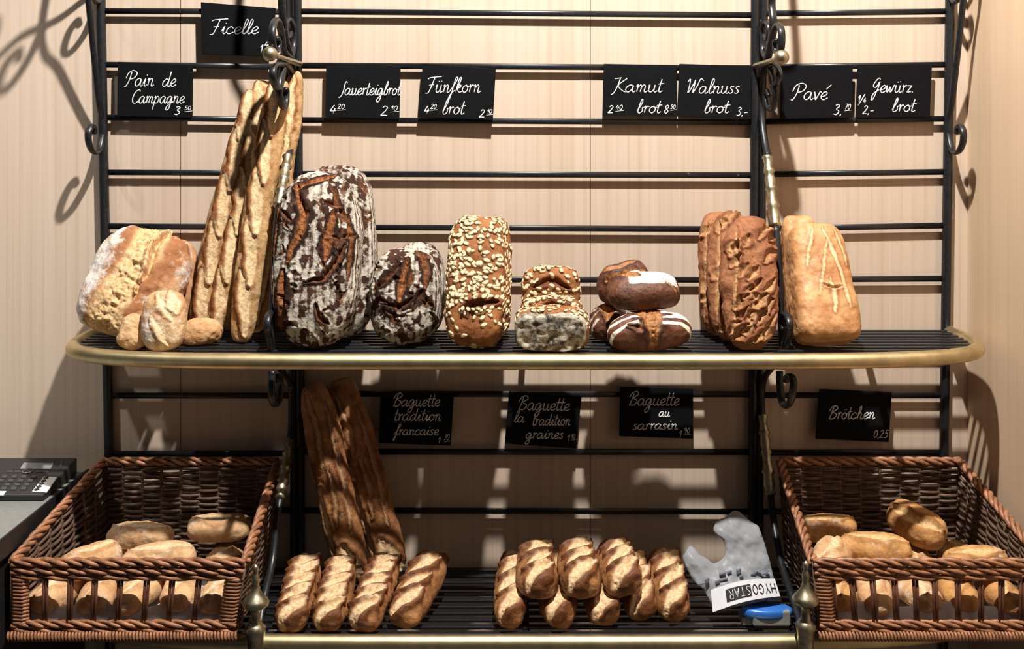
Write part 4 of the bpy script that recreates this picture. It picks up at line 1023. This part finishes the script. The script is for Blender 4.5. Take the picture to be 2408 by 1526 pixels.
for kind, px, y, z, ang, tilt, mat, lab in [
    (0, 1866, -.270, zf, 1.7, .0, B_SEED, 'roll at front left behind the sticks of the right basket'),
    (1, 1950, -.272, zf, 1.35, .05, B_ROLL, 'floury roll second from the left behind the right basket sticks'),
    (4, 2036, -.270, zf, 1.75, .0, B_ROLL, 'roll behind the middle sticks of the right basket'),
    (0, 2122, -.270, zf, 1.4, .0, B_SEED, 'brown roll right of centre behind the right basket sticks'),
    (1, 2205, -.272, zf, 1.6, .0, B_SEED, 'brown roll at the front right corner inside the right basket'),
    (2, 1880, -.130, zf + .004, 1.5, .0, B_SEED, 'brown roll in the rear row of the right basket, leftmost'),
    (0, 1985, -.135, zf + .004, 1.7, .0, B_SEED, 'brown roll in the rear row of the right basket, second from left'),
    (4, 2090, -.135, zf + .004, 1.5, .0, B_SEED, 'brown roll in the rear row of the right basket, third from left'),
    (2, 2195, -.130, zf + .004, 1.6, .0, B_SEED, 'brown roll in the rear row of the right basket, rightmost'),
    (3, 1895, -.115, zf + .055, .15, .05, B_SEED, 'long brown roll on top at the back left of the right basket'),
    (2, 1872, -.240, zf + .050, 1.1, .1, B_ROLL, 'floury white roll on top at left of the right basket'),
    (1, 1978, -.205, zf + .052, -.2, .0, B_SEED, 'split roll lying on top at centre of the right basket'),
    (0, 2165, -.262, zf + .048, .15, .0, B_SEED, 'golden roll end on top at right of the right basket')]:
    roll(kind, mat, bp(px, y, z), ang, tilt, lab, g)
# the big one on top
bread('bread_roll', at(2222, 1272, -.175), at(2092, 1196, -.095), 88, .062, (-.25, -.75, .7), B_SEED, 'largest split roll leaning on top of the right basket pile', 'bread roll', g,
      seed=140, pe=2.8, ce=2.4, back=.8, nt=110, na=110, lump=.004, flour=.2, toast=.5, scores=[dict(p=[(.15, .08), (-.15, .4), (-.1, .9)], w=.012, d=.003, lip=.006, ear=1, edge=.7)])

# ------------------------------------------------------------------ plastic glove and dispenser
def gl_y(py): return -.262 + (1440 - py) * .00036
def glove():
    out = [(1676, 1432), (1664, 1404), (1652, 1385), (1632, 1369), (1616, 1337), (1606, 1311), (1612, 1297), (1622, 1286), (1634, 1291), (1646, 1304), (1663, 1313), (1677.5, 1325), (1692, 1319), (1705, 1304),
           (1705, 1282), (1697, 1265), (1681, 1253), (1678, 1241), (1689, 1225), (1706, 1215), (1723, 1203), (1737, 1203), (1752, 1215), (1769, 1229), (1783, 1237), (1788, 1249), (1800, 1285), (1812, 1328), (1818, 1352), (1832, 1398)]
    out = smooth_pts(out, 3)
    pts = [Vector((p[0], -p[1])) for p in out]; n = len(pts)
    edges = [(i, (i + 1) % n) for i in range(n)]
    A = np.array([[p.x, p.y] for p in pts])
    def inside(x, y):
        c = False; j = n - 1
        for i in range(n):
            if (A[i, 1] > y) != (A[j, 1] > y) and x < (A[j, 0] - A[i, 0]) * (y - A[i, 1]) / (A[j, 1] - A[i, 1]) + A[i, 0]: c = not c
            j = i
        return c
    for gx in range(1604, 1836, 5):
        for gy in range(1200, 1436, 5):
            if inside(gx, -gy) and np.min(np.hypot(A[:, 0] - gx, A[:, 1] + gy)) > 3.2: pts.append(Vector((gx, -gy)))
    vo, eo, fo = delaunay_2d_cdt(pts, edges, [], 1, 1e-4)[:3]
    V = []; F = []
    nv = len(vo); Q = np.array([[v.x, v.y, 0] for v in vo])
    dist = np.array([np.min(np.hypot(A[:, 0] - v.x, A[:, 1] - v.y)) for v in vo])
    wr = fbm(Q, .035, 4, 7); wr2 = fbm(Q * [1, .25, 1], .06, 3, 9)
    h = .0006 + .0120 * np.sqrt(np.clip(dist / 55, 0, 1)) * (1 + .35 * wr2)
    for sgn in (-1, 1):
        for k, v in enumerate(vo):
            p = at(v.x, -v.y, gl_y(-v.y)); p.y += sgn * h[k] + .008 * wr[k]; V.append(p)
    for f in fo:
        F.append(tuple(f[::-1]) if True else f); F.append(tuple(i + nv for i in f))
    be = {}
    for f in fo:
        for a, b in zip(f, list(f[1:]) + [f[0]]):
            k = (min(a, b), max(a, b)); be.setdefault(k, []).append((a, b))
    for k, l in be.items():
        if len(l) == 1: a, b = l[0]; F.append((a, b, b + nv, a + nv))
    org = at(1750, 1438, -.262)
    o = mesh_obj('plastic_glove', V, F, M_GLOVE, None, org)
    tag(o, 'crumpled translucent plastic glove with white printed cuff, beside the right basket', 'glove')
    return o
gv = glove()
# cuff: curved white band
def band_pt(u, v, off=0.0):      # u 0..1 left to right, v 0 top .. 1 bottom
    tl, tr, br_, bl = (1671, 1387), (1822, 1361), (1835, 1402), (1676, 1440)
    px = (tl[0] * (1 - u) + tr[0] * u) * (1 - v) + (bl[0] * (1 - u) + br_[0] * u) * v
    py = (tl[1] * (1 - u) + tr[1] * u) * (1 - v) + (bl[1] * (1 - u) + br_[1] * u) * v
    py -= 9 * math.sin(math.pi * u) * (1 - .2 * v)
    y = gl_y(py) - .015 - .014 * math.sin(math.pi * min(1, max(0, u))) - off
    return at(px, py, y)
def band(name, u0, u1, v0, v1, off, mat, parent, thick=.0012, n=30):
    V = []; F = []
    for i in range(n + 1):
        u = u0 + (u1 - u0) * i / n
        for v, o in ((v0, off), (v1, off), (v1, off - thick), (v0, off - thick)): V.append(band_pt(u, v, o))
    for i in range(n):
        for k in range(4): k2 = (k + 1) % 4; F.append((i * 4 + k, (i + 1) * 4 + k, (i + 1) * 4 + k2, i * 4 + k2))
    F += [(0, 1, 2, 3), (n * 4 + 3, n * 4 + 2, n * 4 + 1, n * 4)]
    return mesh_obj(name, V, F, mat, parent, None, False)
cuff = band('cuff', 0, 1, 0, 1, 0, M_BANDW, gv)
band('print_panel', .22, .60, .22, .80, .0006, M_INK, cuff, .0005)
SER = {'H': [[(0, 0), (0, 1)], [(.7, 0), (.7, 1)], [(0, .5), (.7, .5)]], 'Y': [[(0, 1), (.35, .5)], [(.7, 1), (.35, .5)], [(.35, .5), (.35, 0)]],
       'G': [[(.7, .8), (.4, 1), (.05, .7), (.05, .3), (.4, 0), (.7, .2)], [(.7, .2), (.7, .45)], [(.5, .45), (.8, .45)]], 'O': [[(.4, 1), (.05, .7), (.05, .3), (.4, 0), (.75, .3), (.75, .7), (.4, 1)]],
       'S': [[(.6, .85), (.35, 1), (.08, .78), (.35, .5), (.62, .25), (.35, 0), (.05, .15)]], 'T': [[(0, 1), (.7, 1)], [(.35, 1), (.35, 0)]], 'A': [[(0, 0), (.38, 1)], [(.38, 1), (.75, 0)], [(.15, .38), (.6, .38)]],
       'R': [[(.05, 0), (.05, 1)], [(.05, 1), (.5, 1), (.65, .78), (.5, .52), (.05, .5)], [(.35, .5), (.75, 0)]]}
def cuff_text(txt, ustart, uend, v0, v1, mat):   # runs right to left, upside down, as it lies in the photo
    m = MB(); n = len(txt); step = (uend - ustart) / n
    for i, c in enumerate(txt):
        for st in SER[c]:
            pts = smooth_pts(st, 4) if len(st) > 2 else [st[0], tuple(np.mean(st, 0)), st[1]]
            q = [band_pt(ustart + step * (i + gx * .95), v0 + (v1 - v0) * gy, .0012) for gx, gy in pts]
            m.tube(q, .00075, 5)
    return m.build('print', mat, cuff)
cuff_text('HYGO', .965, .605, .26, .76, M_INK)
cuff_text('STAR', .585, .245, .30, .72, M_INKW)
# faint dark print on the glove
m = MB()
rng = random.Random(12)
for (px, py, w_, h_) in [(q[0], q[1], q[2] * .85, q[3] * .6) for q in [(1650, 1376, 20, 5), (1664, 1368, 10, 14), (1688, 1372, 12, 10), (1702, 1366, 22, 5), (1700, 1352, 18, 5), (1716, 1348, 12, 6), (1738, 1346, 12, 14), (1744, 1358, 10, 5), (1772, 1352, 14, 5), (1782, 1346, 20, 3), (1798, 1352, 18, 5), (1806, 1346, 10, 3)]]:
    y = gl_y(py) - .0135
    a = [at(px - w_ / 2, py + h_ / 2, y), at(px + w_ / 2, py + h_ / 2 - 4, y), at(px + w_ / 2, py - h_ / 2 - 4, y), at(px - w_ / 2, py - h_ / 2, y)]
    b = [p + Vector((0, .006, 0)) for p in a]
    m.hexa([a[0], a[1], b[1], b[0], a[3], a[2], b[2], b[3]])
m.build('faded_print', M_INKB, gv, None, False)

# glove dispenser: clear plastic holder with blue band
dsp = empty('dispenser', at(1815, 1473, -.27)); dsp.location.z = ZL + .0006; dsp['_o'] = tuple(dsp.location)
tag(dsp, 'small hazy plastic holder with blue top, supporting the plastic glove', 'holder')
def rbox(name, x0, x1, yt, yb, y0, y1, mat, parent, bev=.004):
    f = lambda px, py, y: Vector(((px - PX0) * S * (CAM_D + y0) / CAM_D, y, CAM_Z - (py - PY0) * S * (CAM_D + y0) / CAM_D))
    mm = MB().hexa([f(x0, yb, y0), f(x1, yb, y0), f(x1, yb, y1), f(x0, yb, y1), f(x0, yt, y0), f(x1, yt, y0), f(x1, yt, y1), f(x0, yt, y1)])
    return bevel(mm.build(name, mat, parent, None, False), bev, 4)
rbox('holder_body', 1771, 1860, 1437, 1474.5, -.283, -.252, M_CLEAR, dsp)
rbox('holder_foot', 1744, 1772, 1452, 1472, -.270, -.240, M_CLEAR, dsp, .003)
mm = MB(); c = at(1803, 1427, -.266)
mm.lathe(c + Vector((0, 0, -.009)), (0, 0, 1), [(-.006, .041), (-.002, .0445), (.005, .0445), (.0085, .0415), (.0095, .036), (.0098, .0)], 36)
bl = mm.build('blue_lid', M_BLUE, dsp); bl['label'] = 'blue lid'
for v in bl.data.vertices: v.co.y = v.co.y * .45 + .002

# ------------------------------------------------------------------ counter and telephone
CZ = .875; CX = X(1204 - 1004)
ct = empty('counter', (CX - .6, -.6, 0)); tag(ct, 'dark service counter with grey top at the left edge', 'counter')
bevel(MB().box((-2.2, -1.3, CZ - .03), (CX, WALL_Y - .001, CZ)).build('counter_top', M_CTOP, ct, None, False), .002)
MB().box((-2.19, -1.29, 0), (CX - .004, WALL_Y - .001, CZ - .0302)).build('counter_body', M_CSIDE, ct, None, False)
MB().box((CX, -1.3, CZ - .034), (CX + .0035, WALL_Y - .001, CZ + .0006)).build('edge_strip', M_CSIDE, ct, None, False)

PYR, PYF = -.022, -.180
ZRr, ZFf = CZ + .033, CZ + .013
kz = (ZRr - ZFf) / (PYR - PYF)
def on_phone(px, py, lift=0.0):
    # ray through (px,py) meets the tilted top z = ZFf + kz*(y-PYF) + lift
    a = (py - PY0) * S / CAM_D
    # CAM_Z - a*(CAM_D+y) = ZFf + kz*(y-PYF) + lift
    y = (CAM_Z - a * CAM_D - ZFf + kz * PYF - lift) / (a + kz)
    p = at(px, py, y); return p
PXR = X(1204 - 1012)
ph = empty('telephone', (PXR - .11, -.1, CZ)); tag(ph, 'black desk telephone with grey display on the counter at left', 'telephone')
x0, x1 = PXR - .215, PXR
MBp = MB().hexa([(x0, PYF, CZ + .0006), (x1, PYF, CZ + .0006), (x1, PYR, CZ + .0006), (x0, PYR, CZ + .0006), (x0, PYF, ZFf), (x1, PYF, ZFf), (x1, PYR, ZRr), (x0, PYR, ZRr)])
bevel(MBp.build('body', M_PHONE, ph, None, False), .003, 3)
def plate(name, c, lift, mat, parent, under=.002):
    t = [on_phone(px, py) + Vector((0, 0, lift)) for px, py in c]; b = [p - Vector((0, 0, under + lift)) for p in t]
    return bevel(MB().hexa([b[0], b[1], b[2], b[3], t[0], t[1], t[2], t[3]]).build(name, mat, parent, None, False), .0006)
scr = plate('display', [(28, 1104), (116, 1105), (131, 1083), (42, 1081)], .0008, M_PHONE, ph)
plate('display_glass', [(47, 1103), (118, 1104), (127, 1090), (56, 1089)], .0014, M_LCD, scr)
c = on_phone(65, 1109); MB().lathe(c - Vector((0, 0, .001)), (0, -kz, 1), [(0, .0105), (.0028, .0105), (.0034, .0098), (.0034, .0)], 28).build('navigation_ring', M_RING, ph)
c = on_phone(65, 1109); MB().lathe(c, (0, -kz, 1), [(0, .0085), (.0029, .0085), (.0034, .006), (.0035, 0)], 24).build('navigation_key', M_PHONE, ph)
for r in range(4):
    for q in range(4):
        px = 80 - q * 23 - r * 8 ; py = 1122 + r * 9.2
        if px < -12: continue
        plate('key', [(px - 8, py + 3.4), (px + 4, py + 3.4), (px + 7, py - 2.8), (px - 5, py - 2.8)], .0022, M_KEY, ph)
for px in (24, 42, 92, 108): plate('key', [(px - 9, 1111.5), (px + 6, 1111.5), (px + 8, 1107.5), (px - 7, 1107.5)], .0015, M_KEY, ph)
lab = plate('label_card', [(75, 1156), (110, 1157), (135, 1122), (103, 1121)], .0008, M_LABEL, ph)
for k in range(5):
    px, py = 108 - k * 5.4, 1125 + k * 6.9
    c = on_phone(px, py); MB().lathe(c, (0, -kz, 1), [(0, .0046), (.0018, .0046), (.0024, .0036), (.0025, 0)], 16).build('speed_key', M_PHONE, lab)
plate('label_card', [(-12, 1163), (8, 1164), (15, 1155), (-8, 1155)], .0008, M_LABEL, ph)
plate('message_light', [(140, 1098), (145, 1098), (148, 1084), (144, 1084)], .0015, M_KEY, ph)
hx = X(1204 - 1222)
hm = MB().tube(smooth_pts([(hx, PYF + .01, ZFf + .022), (hx, PYF + .03, ZFf + .034), (hx, -.1, ZFf + .046), (hx, PYR - .03, ZRr + .040), (hx, PYR - .004, ZRr + .028)], 6), 1.0, 12, True, (.011, .021), (0, 0, 1))
hm.build('handset', M_PHONE, ph)

for o in bpy.data.objects:
    for k in ('_o', '_d'):
        if k in o: del o[k]
